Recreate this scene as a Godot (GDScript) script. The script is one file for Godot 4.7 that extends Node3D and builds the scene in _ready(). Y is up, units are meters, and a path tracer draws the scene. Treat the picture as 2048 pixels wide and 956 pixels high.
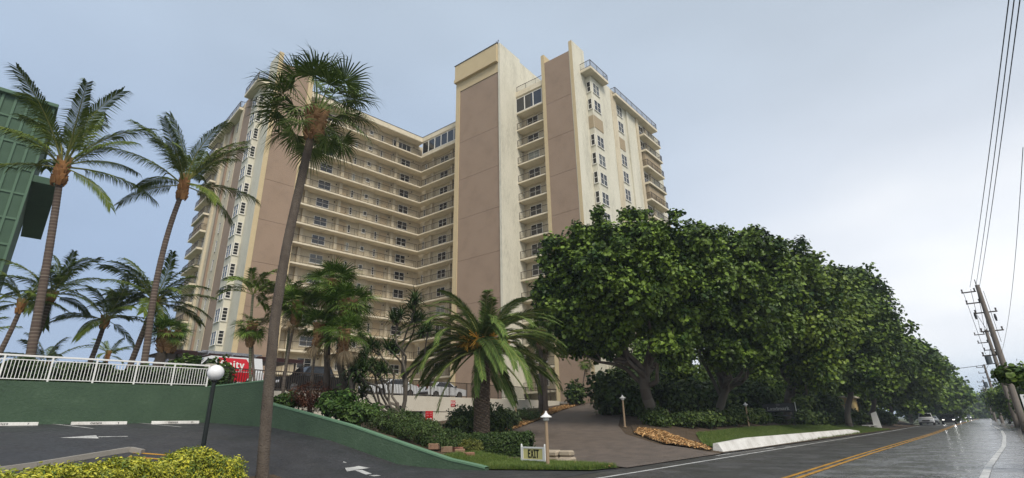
extends Node3D

# ---------------------------------------------------------------- mesh builder
class MB:
	var v := PackedVector3Array()
	var n := PackedVector3Array()
	var c := PackedColorArray()
	var col := Color.WHITE
	func put(p: Vector3, nn: Vector3) -> void:
		v.push_back(p); n.push_back(nn); c.push_back(col)
	func tri(a: Vector3, b: Vector3, d: Vector3) -> void:
		var nn := (d - a).cross(b - a).normalized()
		put(a, nn); put(b, nn); put(d, nn)
	func quad(a: Vector3, b: Vector3, d: Vector3, e: Vector3) -> void:
		tri(a, b, d); tri(a, d, e)
	# box given by its centre, size and basis; ch > 0 chamfers all edges
	func box(ce: Vector3, s: Vector3, ba := Basis.IDENTITY, ch := 0.0) -> void:
		var h := s * 0.5
		for ax in 3:
			for sg in [-1.0, 1.0]:
				var u := (ax + 1) % 3
				var w := (ax + 2) % 3
				var q := []
				for k in [[-1, -1], [1, -1], [1, 1], [-1, 1]]:
					var p := Vector3.ZERO
					p[ax] = sg * h[ax]
					p[u] = k[0] * (h[u] - ch)
					p[w] = k[1] * (h[w] - ch)
					q.append(ce + ba * p)
				if sg > 0: quad(q[3], q[2], q[1], q[0])
				else: quad(q[0], q[1], q[2], q[3])
		if ch <= 0.0: return
		for ax in 3:                                   # edges along ax
			var u := (ax + 1) % 3
			var w := (ax + 2) % 3
			for su in [-1.0, 1.0]:
				for sw in [-1.0, 1.0]:
					var q := []
					for k in 4:
						var p := Vector3.ZERO
						p[ax] = (h[ax] - ch) * (-1.0 if k == 0 or k == 3 else 1.0)
						p[u] = su * (h[u] if k < 2 else h[u] - ch)
						p[w] = sw * (h[w] - ch if k < 2 else h[w])
						q.append(ce + ba * p)
					if su * sw > 0: quad(q[3], q[2], q[1], q[0])
					else: quad(q[0], q[1], q[2], q[3])
		for sx in [-1.0, 1.0]:
			for sy in [-1.0, 1.0]:
				for sz in [-1.0, 1.0]:
					var a := ce + ba * Vector3(sx * h.x, sy * (h.y - ch), sz * (h.z - ch))
					var b := ce + ba * Vector3(sx * (h.x - ch), sy * h.y, sz * (h.z - ch))
					var d := ce + ba * Vector3(sx * (h.x - ch), sy * (h.y - ch), sz * h.z)
					if sx * sy * sz > 0: tri(d, b, a)
					else: tri(a, b, d)
	func bar(a: Vector3, b: Vector3, w: float, t := -1.0) -> void:
		if t < 0: t = w
		var y := (b - a).normalized()
		var x := y.cross(Vector3.UP if absf(y.y) < 0.95 else Vector3.RIGHT).normalized()
		var z := x.cross(y)
		box((a + b) * 0.5, Vector3(w, a.distance_to(b), t), Basis(x, y, z))
	func tube(pts: Array, rad: Array, sides := 6, cap := true, cols := []) -> void:
		var rings := []
		var nrm := []
		var side := Vector3.ZERO
		for i in pts.size():
			var t: Vector3 = (pts[mini(i + 1, pts.size() - 1)] - pts[maxi(i - 1, 0)]).normalized()
			if side == Vector3.ZERO:
				side = t.cross(Vector3(0.3, 0.2, 0.93) if absf(t.y) > 0.8 else Vector3.UP).normalized()
			side = (side - t * side.dot(t)).normalized()
			var o := t.cross(side)
			var ring := []
			var rn := []
			for k in sides:
				var an := TAU * k / sides
				var d := side * cos(an) + o * sin(an)
				ring.append(pts[i] + d * rad[i])
				rn.append(d)
			rings.append(ring)
			nrm.append(rn)
		for i in pts.size() - 1:
			if cols.size() > i: col = cols[i]
			for k in sides:
				var m := (k + 1) % sides
				put(rings[i][k], nrm[i][k]); put(rings[i + 1][k], nrm[i + 1][k]); put(rings[i + 1][m], nrm[i + 1][m])
				put(rings[i][k], nrm[i][k]); put(rings[i + 1][m], nrm[i + 1][m]); put(rings[i][m], nrm[i][m])
		if cap:
			for e in [0, pts.size() - 1]:
				for k in sides:
					var m := (k + 1) % sides
					if e == 0: tri(pts[e], rings[e][k], rings[e][m])
					else: tri(pts[e], rings[e][m], rings[e][k])
	func lathe(ce: Vector3, prof: Array, sides := 16) -> void:      # prof: [radius, y]
		for i in prof.size() - 1:
			var a: Array = prof[i]
			var b: Array = prof[i + 1]
			var dn := Vector2(b[1] - a[1], a[0] - b[0]).normalized()
			for k in sides:
				var q := []
				var w := []
				for m in [k, k + 1]:
					var d := Vector3(cos(TAU * m / sides), 0, sin(TAU * m / sides))
					q.append(ce + d * a[0] + Vector3(0, a[1], 0)); q.append(ce + d * b[0] + Vector3(0, b[1], 0))
					w.append(d * dn.x + Vector3(0, dn.y, 0))
				put(q[0], w[0]); put(q[2], w[1]); put(q[3], w[1])
				put(q[0], w[0]); put(q[3], w[1]); put(q[1], w[0])
	# flat polygon in x, z extruded from y0 to y1
	func prism(poly: PackedVector2Array, y0: float, y1: float) -> void:
		var t := Geometry2D.triangulate_polygon(poly)
		for i in range(0, t.size(), 3):
			var a := poly[t[i]]
			var b := poly[t[i + 1]]
			var d := poly[t[i + 2]]
			if (b - a).cross(d - a) < 0:
				var e := b
				b = d
				d = e
			tri(Vector3(a.x, y1, a.y), Vector3(b.x, y1, b.y), Vector3(d.x, y1, d.y))
			if y0 < y1: tri(Vector3(a.x, y0, a.y), Vector3(d.x, y0, d.y), Vector3(b.x, y0, b.y))
		if y0 >= y1: return
		var cw := Geometry2D.is_polygon_clockwise(poly)
		for i in poly.size():
			var a := poly[i]
			var b := poly[(i + 1) % poly.size()]
			if cw:
				var e := a
				a = b
				b = e
			quad(Vector3(a.x, y0, a.y), Vector3(a.x, y1, a.y), Vector3(b.x, y1, b.y), Vector3(b.x, y0, b.y))
	# polygon in x, y extruded along z (side profiles)
	func side_prism(poly: PackedVector2Array, z0: float, z1: float, xf := Transform3D.IDENTITY) -> void:
		var m := MB.new()
		m.prism(poly, z0, z1)
		for i in range(0, m.v.size(), 3):
			var q := []
			for k in 3:
				var p := m.v[i + k]
				q.append(xf * Vector3(p.x, p.z, p.y))
			tri(q[0], q[2], q[1])
	func mesh() -> ArrayMesh:
		var a := []
		a.resize(Mesh.ARRAY_MAX)
		a[Mesh.ARRAY_VERTEX] = v
		a[Mesh.ARRAY_NORMAL] = n
		a[Mesh.ARRAY_COLOR] = c
		var m := ArrayMesh.new()
		m.add_surface_from_arrays(Mesh.PRIMITIVE_TRIANGLES, a)
		return m

# ---------------------------------------------------------------- scene helpers
var used := {}
var M := {}
var noise_cache := {}
var rng := RandomNumberGenerator.new()

func numbered(s: String) -> String:
	if not used.has(s):
		used[s] = 0
		return s
	used[s] += 1
	return "%s_%03d" % [s, used[s]]

func tag(o: Node, label: String, category: String, group := "", kind := "") -> void:
	if label: o.set_meta("label", label)
	if category: o.set_meta("category", category)
	if group: o.set_meta("group", group)
	if kind: o.set_meta("kind", kind)

func thing(called: String, label: String, category: String, at := Vector3.ZERO, turn := 0.0, group := "") -> Node3D:
	var o := Node3D.new()
	o.name = numbered(called)
	add_child(o)
	o.position = at
	o.rotation.y = turn
	tag(o, label, category, group)
	return o

# one named mesh under a parent (a part), or top-level when parent is this node
func obj(called: String, mesh, mat: Material, parent: Node = self, xf := Transform3D.IDENTITY) -> MeshInstance3D:
	var o := MeshInstance3D.new()
	o.name = numbered(called) if parent == self else called
	o.mesh = mesh.mesh() if mesh is MB else mesh
	o.material_override = mat
	o.transform = xf
	parent.add_child(o, true)
	return o

func setting(called: String, mesh, mat: Material) -> MeshInstance3D:
	var o := obj(called, mesh, mat)
	o.set_meta("kind", "structure")
	return o

func T(x: float, y: float, z: float) -> Transform3D:
	return Transform3D(Basis.IDENTITY, Vector3(x, y, z))

func gray(kind: String, size: int, sd: int, freq: float, oct := 5) -> Image:
	var key := "%s%d_%d_%f" % [kind, size, sd, freq]
	if noise_cache.has(key): return noise_cache[key]
	var f := FastNoiseLite.new()
	f.seed = sd
	f.frequency = freq
	f.fractal_octaves = oct
	f.noise_type = FastNoiseLite.TYPE_CELLULAR if kind == "cell" else FastNoiseLite.TYPE_SIMPLEX_SMOOTH
	var im := f.get_seamless_image(size, size)
	im.convert(Image.FORMAT_L8)
	noise_cache[key] = im
	return im

# colour texture: a ramp through colours over two layers of noise
func ramp_tex(cols: Array, size := 256, sd := 1, f1 := 0.012, f2 := 0.12, share := 0.45) -> ImageTexture:
	var a := gray("s", size, sd, f1).get_data()
	var b := gray("s", size, sd + 7, f2, 3).get_data()
	var out := PackedByteArray()
	out.resize(size * size * 3)
	for i in size * size:
		var t := clampf((a[i] * (1.0 - share) + b[i] * share) / 255.0, 0, 0.9999) * (cols.size() - 1)
		var k := int(t)
		var q: Color = cols[k].lerp(cols[k + 1], t - k)
		out[i * 3] = int(q.r * 255)
		out[i * 3 + 1] = int(q.g * 255)
		out[i * 3 + 2] = int(q.b * 255)
	return ImageTexture.create_from_image(Image.create_from_data(size, size, false, Image.FORMAT_RGB8, out))

func bump_tex(size := 256, sd := 3, freq := 0.1, strength := 4.0) -> ImageTexture:
	var im: Image = gray("s", size, sd, freq, 4).duplicate()
	im.convert(Image.FORMAT_RGBA8)
	im.bump_map_to_normal_map(strength)
	return ImageTexture.create_from_image(im)

func plain(col: Color, rough := 0.8, metal := 0.0, spec := 0.5) -> StandardMaterial3D:
	var m := StandardMaterial3D.new()
	m.albedo_color = col
	m.roughness = rough
	m.metallic = metal
	m.metallic_specular = spec
	return m

# textured surface, laid in world space, one repeat every `rep` metres
func surf(cols: Array, rough: float, rep: float, sd := 1, opt := {}) -> StandardMaterial3D:
	var m := StandardMaterial3D.new()
	m.albedo_texture = ramp_tex(cols, opt.get("size", 256), sd, opt.get("f1", 0.012), opt.get("f2", 0.12), opt.get("share", 0.45))
	m.roughness = rough
	m.uv1_triplanar = true
	m.uv1_world_triplanar = not opt.get("own", false)
	m.uv1_scale = Vector3(1.0 / rep, opt.get("stretch", 1.0) / rep, 1.0 / rep)
	m.metallic_specular = opt.get("spec", 0.5)
	if opt.has("bump"):
		m.normal_enabled = true
		m.normal_texture = bump_tex(256, sd + 3, opt.get("bf", 0.1), 5.0)
		m.normal_scale = opt["bump"]
	return m

func leafy(rough := 0.5, back := Color(0.1, 0.16, 0.03), spec := 0.5) -> StandardMaterial3D:
	var m := StandardMaterial3D.new()
	m.vertex_color_use_as_albedo = true
	m.roughness = rough
	m.metallic_specular = spec
	m.cull_mode = BaseMaterial3D.CULL_DISABLED
	m.backlight_enabled = true
	m.backlight = back
	return m

func text_mesh(s: String, height: float, depth := 0.01, bold := true, serif := false) -> TextMesh:
	var t := TextMesh.new()
	var f := SystemFont.new()
	f.font_names = PackedStringArray(["Droid Serif" if serif else "Droid Sans"])
	if bold: f.font_weight = 700
	t.font = f
	t.text = s
	t.font_size = 64
	t.pixel_size = height / 46.0
	t.depth = depth
	return t

# ---------------------------------------------------------------- lie of the land
const NL := Vector3(0.993373, 0, 0.114937)          # outward normal of everything parallel to the left wing
const UL := Vector3(0.114937, 0, -0.993373)

func lerp_table(t: float, xs: Array, ys: Array) -> float:
	if t <= xs[0]: return ys[0]
	for i in xs.size() - 1:
		if t <= xs[i + 1]: return lerpf(ys[i], ys[i + 1], (t - xs[i]) / (xs[i + 1] - xs[i]))
	return ys[-1]

func road_left(z: float) -> float:
	return lerp_table(-z, [-80, 0, 16, 26.5, 62, 110, 330, 700], [-12.5, -9.9, -9.3, -9.0, -7.6, -6.4, 1.2, 13])

func lot_h(d: float) -> float:
	return lerp_table(d, [0, 13, 16, 17.6, 20.9, 24, 28.5], [0, 0, 0.03, 0.16, 1.0, 1.5, 1.8])

func ramp_z(x: float) -> float:                      # line of the ramp wall
	return -10.6 + (x + 27.7) * (-3.3 / 15.1)

func ramp_top(x: float) -> float:
	return lerp_table(-x, [12.6, 12.9, 14, 16.1, 18.55, 20.2, 23.0, 27.7], [0.06, 0.12, 0.34, 0.88, 1.52, 1.88, 2.46, 3.43])

func north_h(x: float, z: float) -> float:
	var s := (x + 11.0) * -0.555 + (z + 22.0) * -0.832
	var g := lerp_table(road_left(z) - x, [0, 2.5, 6.5, 12.5, 18.5, 21.5], [0.06, 0.4, 1.2, 2.2, 3.3, 3.5])
	var h := maxf(0.02, minf(g, 3.4 * s / 32.4))
	var near := clampf(1.0 - (ramp_z(x) - z - 1.5) / 5.0, 0, 1)
	if x < -12.6: h = maxf(h, (ramp_top(x) - 0.22) * near)
	return h

func land(x: float, z: float) -> float:
	if x > road_left(z): return 0.0
	if z > ramp_z(x): return lot_h(-(x * NL.x + z * NL.z))
	return north_h(x, z)

func on_land(x: float, z: float, up := 0.0) -> Vector3:
	return Vector3(x, land(x, z) + up, z)

# a sheet draped over the land inside a polygon (x, z)
func height_in(side: String, x: float, z: float) -> float:
	if side == "lot": return lot_h(-(x * NL.x + z * NL.z))
	if side == "north": return north_h(x, z)
	return land(x, z)

func drape(poly: PackedVector2Array, step: float, up: float, side := "") -> MB:
	var m := MB.new()
	var r := Rect2(poly[0], Vector2.ZERO)
	for p in poly: r = r.expand(p)
	var nx := int(ceil(r.size.x / step))
	var nz := int(ceil(r.size.y / step))
	for i in nx:
		for k in nz:
			var x := r.position.x + i * step
			var z := r.position.y + k * step
			var cell := PackedVector2Array([Vector2(x, z), Vector2(x + step, z), Vector2(x + step, z + step), Vector2(x, z + step)])
			for piece in Geometry2D.intersect_polygons(poly, cell):
				var t := Geometry2D.triangulate_polygon(piece)
				for j in range(0, t.size(), 3):
					var a: Vector2 = piece[t[j]]
					var b: Vector2 = piece[t[j + 1]]
					var d: Vector2 = piece[t[j + 2]]
					if (b - a).cross(d - a) < 0:
						var e := b
						b = d
						d = e
					m.tri(Vector3(a.x, height_in(side, a.x, a.y) + up, a.y), Vector3(b.x, height_in(side, b.x, b.y) + up, b.y), Vector3(d.x, height_in(side, d.x, d.y) + up, d.y))
	return m

func V2(a: Array) -> PackedVector2Array:
	var p := PackedVector2Array()
	for i in range(0, a.size(), 2): p.push_back(Vector2(a[i], a[i + 1]))
	return p

func ribbon(pts: Array, width: float) -> PackedVector2Array:
	var l := PackedVector2Array()
	var q := PackedVector2Array()
	for i in pts.size():
		var d: Vector2 = (pts[mini(i + 1, pts.size() - 1)] - pts[maxi(i - 1, 0)]).normalized().orthogonal() * width * 0.5
		l.push_back(pts[i] + d)
		q.push_back(pts[i] - d)
	q.reverse()
	l.append_array(q)
	return l

# ---------------------------------------------------------------- camera, sky, sun
func sky_image() -> Image:
	var w := 1024
	var h := 512
	var im := Image.create(w, h, false, Image.FORMAT_RGBF)
	var f := FastNoiseLite.new()
	f.seed = 11
	f.frequency = 1.6
	f.fractal_octaves = 5
	var g := FastNoiseLite.new()
	g.seed = 5
	g.frequency = 0.8
	g.fractal_octaves = 4
	# overcast veil: greyer overhead, bluer towards the sea (-x), milky white low over the land (-z, +x)
	var top := Color(0.435, 0.51, 0.60)
	var sea := Color(0.365, 0.475, 0.655)
	var pale := Color(0.58, 0.635, 0.72)
	var white := Color(1.03, 1.04, 1.05)
	for y in h:
		var th := PI * (y + 0.5) / h
		var el := PI * 0.5 - th
		for x in w:
			var ph := TAU * (x + 0.5) / w
			var d := Vector3(sin(ph) * sin(th), cos(th), -cos(ph) * sin(th))
			var land_side := smoothstep(-0.9, 0.05, d.x / maxf(0.05, Vector2(d.x, d.z).length()))
			var c := sea.lerp(pale, land_side)
			c = c.lerp(top, smoothstep(0.2, 0.85, d.y))
			c = c.lerp(Color(0.79, 0.835, 0.91), smoothstep(0.56, 0.2, d.y) * land_side * land_side * 0.85)
			var hi := Vector3(d.x, d.y * 3.0, d.z)
			var n := f.get_noise_3dv(hi * 1.2)
			var n2 := g.get_noise_3dv(Vector3(d.x, d.y * 2.0, d.z) * 1.3)
			c = c * (1.0 + 0.16 * n2 + 0.05 * n)
			# the brighter, broken bank of cloud low over the land
			var bank := smoothstep(0.40, 0.14, d.y + 0.16 * n2) * smoothstep(0.0, 0.09, d.y + 0.05 * n) * land_side
			c = c.lerp(white, clampf(bank * (0.9 + 0.9 * n), 0, 1))
			var gap := smoothstep(0.12, 0.03, d.y) * land_side
			c = c.lerp(Color(0.56, 0.70, 0.83), gap * 0.6)
			if el < 0.0: c = c.lerp(Color(0.25, 0.25, 0.24), smoothstep(0.0, -0.05, el))
			im.set_pixel(x, y, Color(c.r, c.g, c.b) * SKY_LEVEL)
	return im

const SKY_LEVEL := 0.53

func make_view() -> void:
	var cam := Camera3D.new()
	cam.name = "camera"
	cam.fov = 49.79
	cam.near = 0.1
	cam.far = 4000.0
	cam.transform = Transform3D(Basis(Vector3(0.772711, -0.018883, -0.634477), Vector3(0.228729, 0.940691, 0.250565), Vector3(0.592115, -0.338738, 0.731202)), Vector3(0, 1.45, 0))
	add_child(cam)
	cam.current = true
	var env := Environment.new()
	env.background_mode = Environment.BG_SKY
	env.sky = Sky.new()
	var ps := PanoramaSkyMaterial.new()
	ps.panorama = ImageTexture.create_from_image(sky_image())
	env.sky.sky_material = ps
	env.tonemap_mode = Environment.TONE_MAPPER_LINEAR
	env.tonemap_exposure = 2.13
	env.sdfgi_enabled = true
	env.ssao_enabled = true
	env.ssil_enabled = true
	env.fog_enabled = true
	env.fog_density = 0.0005
	env.fog_light_color = Color(0.78, 0.83, 0.9)
	var we := WorldEnvironment.new()
	we.name = "world_environment"
	we.environment = env
	add_child(we)
	var sun := DirectionalLight3D.new()
	sun.name = "sun"
	sun.light_energy = 0.5
	sun.light_angular_distance = 25.0
	sun.light_color = Color(1.0, 0.965, 0.91)
	sun.shadow_enabled = true
	add_child(sun)
	sun.look_at_from_position(Vector3(46, 60, 26), Vector3.ZERO)

func make_materials() -> void:
	# building
	M.cream = surf([Color(0.66, 0.61, 0.52), Color(0.77, 0.725, 0.63), Color(0.81, 0.77, 0.68)], 0.9, 6.0, 2, {"bump": 0.05, "stretch": 0.3})
	M.pale = surf([Color(0.68, 0.665, 0.61), Color(0.80, 0.785, 0.72), Color(0.845, 0.825, 0.765)], 0.9, 7.0, 4, {"bump": 0.04, "stretch": 0.22})
	M.brown = surf([Color(0.535, 0.46, 0.395), Color(0.58, 0.50, 0.43), Color(0.595, 0.515, 0.445)], 0.92, 9.0, 6, {"bump": 0.04, "share": 0.25})
	M.ochre = surf([Color(0.73, 0.66, 0.52), Color(0.78, 0.71, 0.57)], 0.9, 5.0, 8)
	M.slab = surf([Color(0.73, 0.69, 0.60), Color(0.83, 0.79, 0.70), Color(0.86, 0.82, 0.74)], 0.9, 5.0, 9)
	M.shutter = plain(Color(0.66, 0.60, 0.50), 0.6)
	M.rail = plain(Color(0.24, 0.205, 0.17), 0.6)
	M.frame = plain(Color(0.86, 0.85, 0.82), 0.5)
	M.shaded_glass = plain(Color(0.09, 0.097, 0.105), 0.06, 0.0, 0.6)  # opaque; the darkness of unlit interiors is painted into this colour
	M.glass_blind = plain(Color(0.33, 0.34, 0.33), 0.25, 0.0, 0.6)
	M.glass_light = plain(Color(0.60, 0.62, 0.60), 0.3, 0.0, 0.5)
	M.shaded_penthouse_glass = plain(Color(0.10, 0.115, 0.14), 0.08, 0.0, 0.7)  # opaque penthouse panes, the dark rooms behind painted into their colour
	M.door = plain(Color(0.74, 0.67, 0.55), 0.6)
	M.dark = plain(Color(0.06, 0.055, 0.05), 0.8)
	# walls and paving
	M.green_wall = surf([Color(0.165, 0.23, 0.18), Color(0.225, 0.31, 0.235), Color(0.25, 0.335, 0.255), Color(0.32, 0.40, 0.32)], 0.85, 5.5, 12, {"bump": 0.14, "bf": 0.25})
	M.green_cap = surf([Color(0.34, 0.47, 0.37), Color(0.40, 0.53, 0.42)], 0.8, 3.0, 13)
	M.green_house = surf([Color(0.22, 0.315, 0.25), Color(0.275, 0.37, 0.295)], 0.85, 4.0, 14)
	M.green_trim = plain(Color(0.31, 0.415, 0.335), 0.8)
	M.white = plain(Color(0.87, 0.87, 0.86), 0.5)
	M.white_wall = surf([Color(0.45, 0.43, 0.39), Color(0.74, 0.73, 0.71), Color(0.84, 0.835, 0.82), Color(0.86, 0.855, 0.84)], 0.85, 3.2, 15, {"share": 0.35})
	M.garage = surf([Color(0.74, 0.71, 0.65), Color(0.80, 0.775, 0.72), Color(0.82, 0.80, 0.75)], 0.9, 5.0, 16)
	var wet := {"size": 512, "bump": 0.07, "bf": 0.3, "share": 0.5}
	M.asphalt = surf([Color(0.12, 0.12, 0.125), Color(0.205, 0.205, 0.215), Color(0.225, 0.225, 0.235), Color(0.29, 0.285, 0.285)], 0.6, 9.0, 17, wet)
	M.road_dark = surf([Color(0.20, 0.195, 0.19), Color(0.275, 0.27, 0.265), Color(0.34, 0.33, 0.325)], 0.5, 12.0, 18, wet)
	M.road = surf([Color(0.33, 0.33, 0.335), Color(0.45, 0.45, 0.455), Color(0.53, 0.525, 0.52)], 0.4, 11.0, 19, wet)
	for key in ["road_dark", "road", "asphalt"]:
		var m: StandardMaterial3D = M[key]
		var lo: float = {"road_dark": 0.34, "road": 0.15, "asphalt": 0.42}[key]
		var hi: float = {"road_dark": 0.75, "road": 0.42, "asphalt": 0.8}[key]
		m.roughness_texture = ramp_tex([Color(lo, lo, lo), Color(lo, lo, lo), Color(lo + 0.08, lo + 0.08, lo + 0.08), Color(hi, hi, hi), Color(hi, hi, hi)], 256, 31, 0.025, 0.16, 0.4)
		m.roughness_texture_channel = BaseMaterial3D.TEXTURE_CHANNEL_RED
		m.roughness = 1.0
	M.walk = surf([Color(0.46, 0.455, 0.45), Color(0.55, 0.545, 0.535), Color(0.60, 0.59, 0.58)], 0.16, 6.0, 20, {"share": 0.4, "bump": 0.1})
	M.drive = surf([Color(0.28, 0.255, 0.235), Color(0.385, 0.345, 0.315), Color(0.46, 0.41, 0.37)], 0.62, 6.0, 21, {"size": 512, "bump": 0.3, "bf": 0.25})
	M.paint = surf([Color(0.42, 0.42, 0.42), Color(0.74, 0.74, 0.73), Color(0.82, 0.82, 0.81)], 0.55, 2.0, 22)
	M.yellow = surf([Color(0.42, 0.31, 0.12), Color(0.70, 0.51, 0.15), Color(0.78, 0.58, 0.20)], 0.5, 2.0, 23)
	M.soil = surf([Color(0.21, 0.17, 0.12), Color(0.29, 0.235, 0.17), Color(0.36, 0.30, 0.22)], 0.95, 4.0, 24, {"bump": 0.8})
	M.lawn = surf([Color(0.16, 0.22, 0.08), Color(0.24, 0.31, 0.12), Color(0.34, 0.38, 0.17)], 0.95, 5.0, 25, {"bump": 0.8})
	M.field = surf([Color(0.28, 0.31, 0.20), Color(0.36, 0.37, 0.26)], 0.95, 40.0, 26)
	M.concrete = surf([Color(0.50, 0.48, 0.45), Color(0.62, 0.60, 0.57)], 0.9, 3.0, 27)
	M.pole = surf([Color(0.36, 0.33, 0.30), Color(0.46, 0.43, 0.40), Color(0.52, 0.49, 0.46)], 0.9, 2.0, 28, {"stretch": 0.2})
	# plants
	M.palm_leaf = leafy(0.5, Color(0.14, 0.18, 0.03), 0.2)
	M.leaf = leafy(0.42, Color(0.10, 0.16, 0.02), 0.3)
	M.hedge_leaf = leafy(0.5, Color(0.25, 0.25, 0.04))
	M.bark_v = plain(Color.WHITE, 0.95)
	M.bark_v.vertex_color_use_as_albedo = true
	M.bark_v.normal_enabled = true
	M.bark_v.normal_texture = bump_tex(256, 40, 0.12, 6.0)
	M.bark_v.normal_scale = 0.8
	M.bark_v.uv1_triplanar = true
	M.bark_v.uv1_world_triplanar = true
	M.bark_v.uv1_scale = Vector3(1.2, 1.2, 1.2)
	M.bark = surf([Color(0.17, 0.145, 0.125), Color(0.30, 0.265, 0.235), Color(0.36, 0.325, 0.29), Color(0.50, 0.47, 0.43)], 0.95, 1.5, 50, {"bump": 1.0, "bf": 0.12, "f2": 0.18, "share": 0.55})
	M.vcol = plain(Color.WHITE, 0.85)
	M.vcol.vertex_color_use_as_albedo = true
	M.black = plain(Color(0.035, 0.035, 0.04), 0.5)
	M.tyre = plain(Color(0.04, 0.04, 0.042), 0.9)
	M.chrome = plain(Color(0.7, 0.7, 0.72), 0.25, 0.9)
	M.red = plain(Color(0.72, 0.06, 0.10), 0.4)
	M.post_green = plain(Color(0.03, 0.07, 0.06), 0.4)
	M.wire = plain(Color(0.05, 0.05, 0.06), 0.7)

# ---------------------------------------------------------------- ground, road, lot, driveway
func sheet(xs: Array, zs: Array, up: float) -> MB:
	var m := MB.new()
	for i in xs.size() - 1:
		for k in zs.size() - 1:
			var a := Vector3(xs[i], up, zs[k])
			m.quad(a, Vector3(xs[i + 1], up, zs[k]), Vector3(xs[i + 1], up, zs[k + 1]), Vector3(xs[i], up, zs[k + 1]))
	return m

func road_line(off: float, z0: float, z1: float, step := 8.0) -> Array:
	var a := []
	var z := z0
	while z > z1:
		a.append(Vector2(road_left(z) + off, z))
		z -= step
	a.append(Vector2(road_left(z1) + off, z1))
	return a

func strip(offs: Array, z0: float, z1: float, up: float, dash := 0.0) -> MB:    # between two offsets from the left road edge
	var m := MB.new()
	var z := z0
	while z > z1:
		var ze := maxf(z1, z - 4.0)
		m.quad(Vector3(road_left(z) + offs[0], up, z), Vector3(road_left(ze) + offs[0], up, ze), Vector3(road_left(ze) + offs[1], up, ze), Vector3(road_left(z) + offs[1], up, z))
		z = ze
	return m

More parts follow.
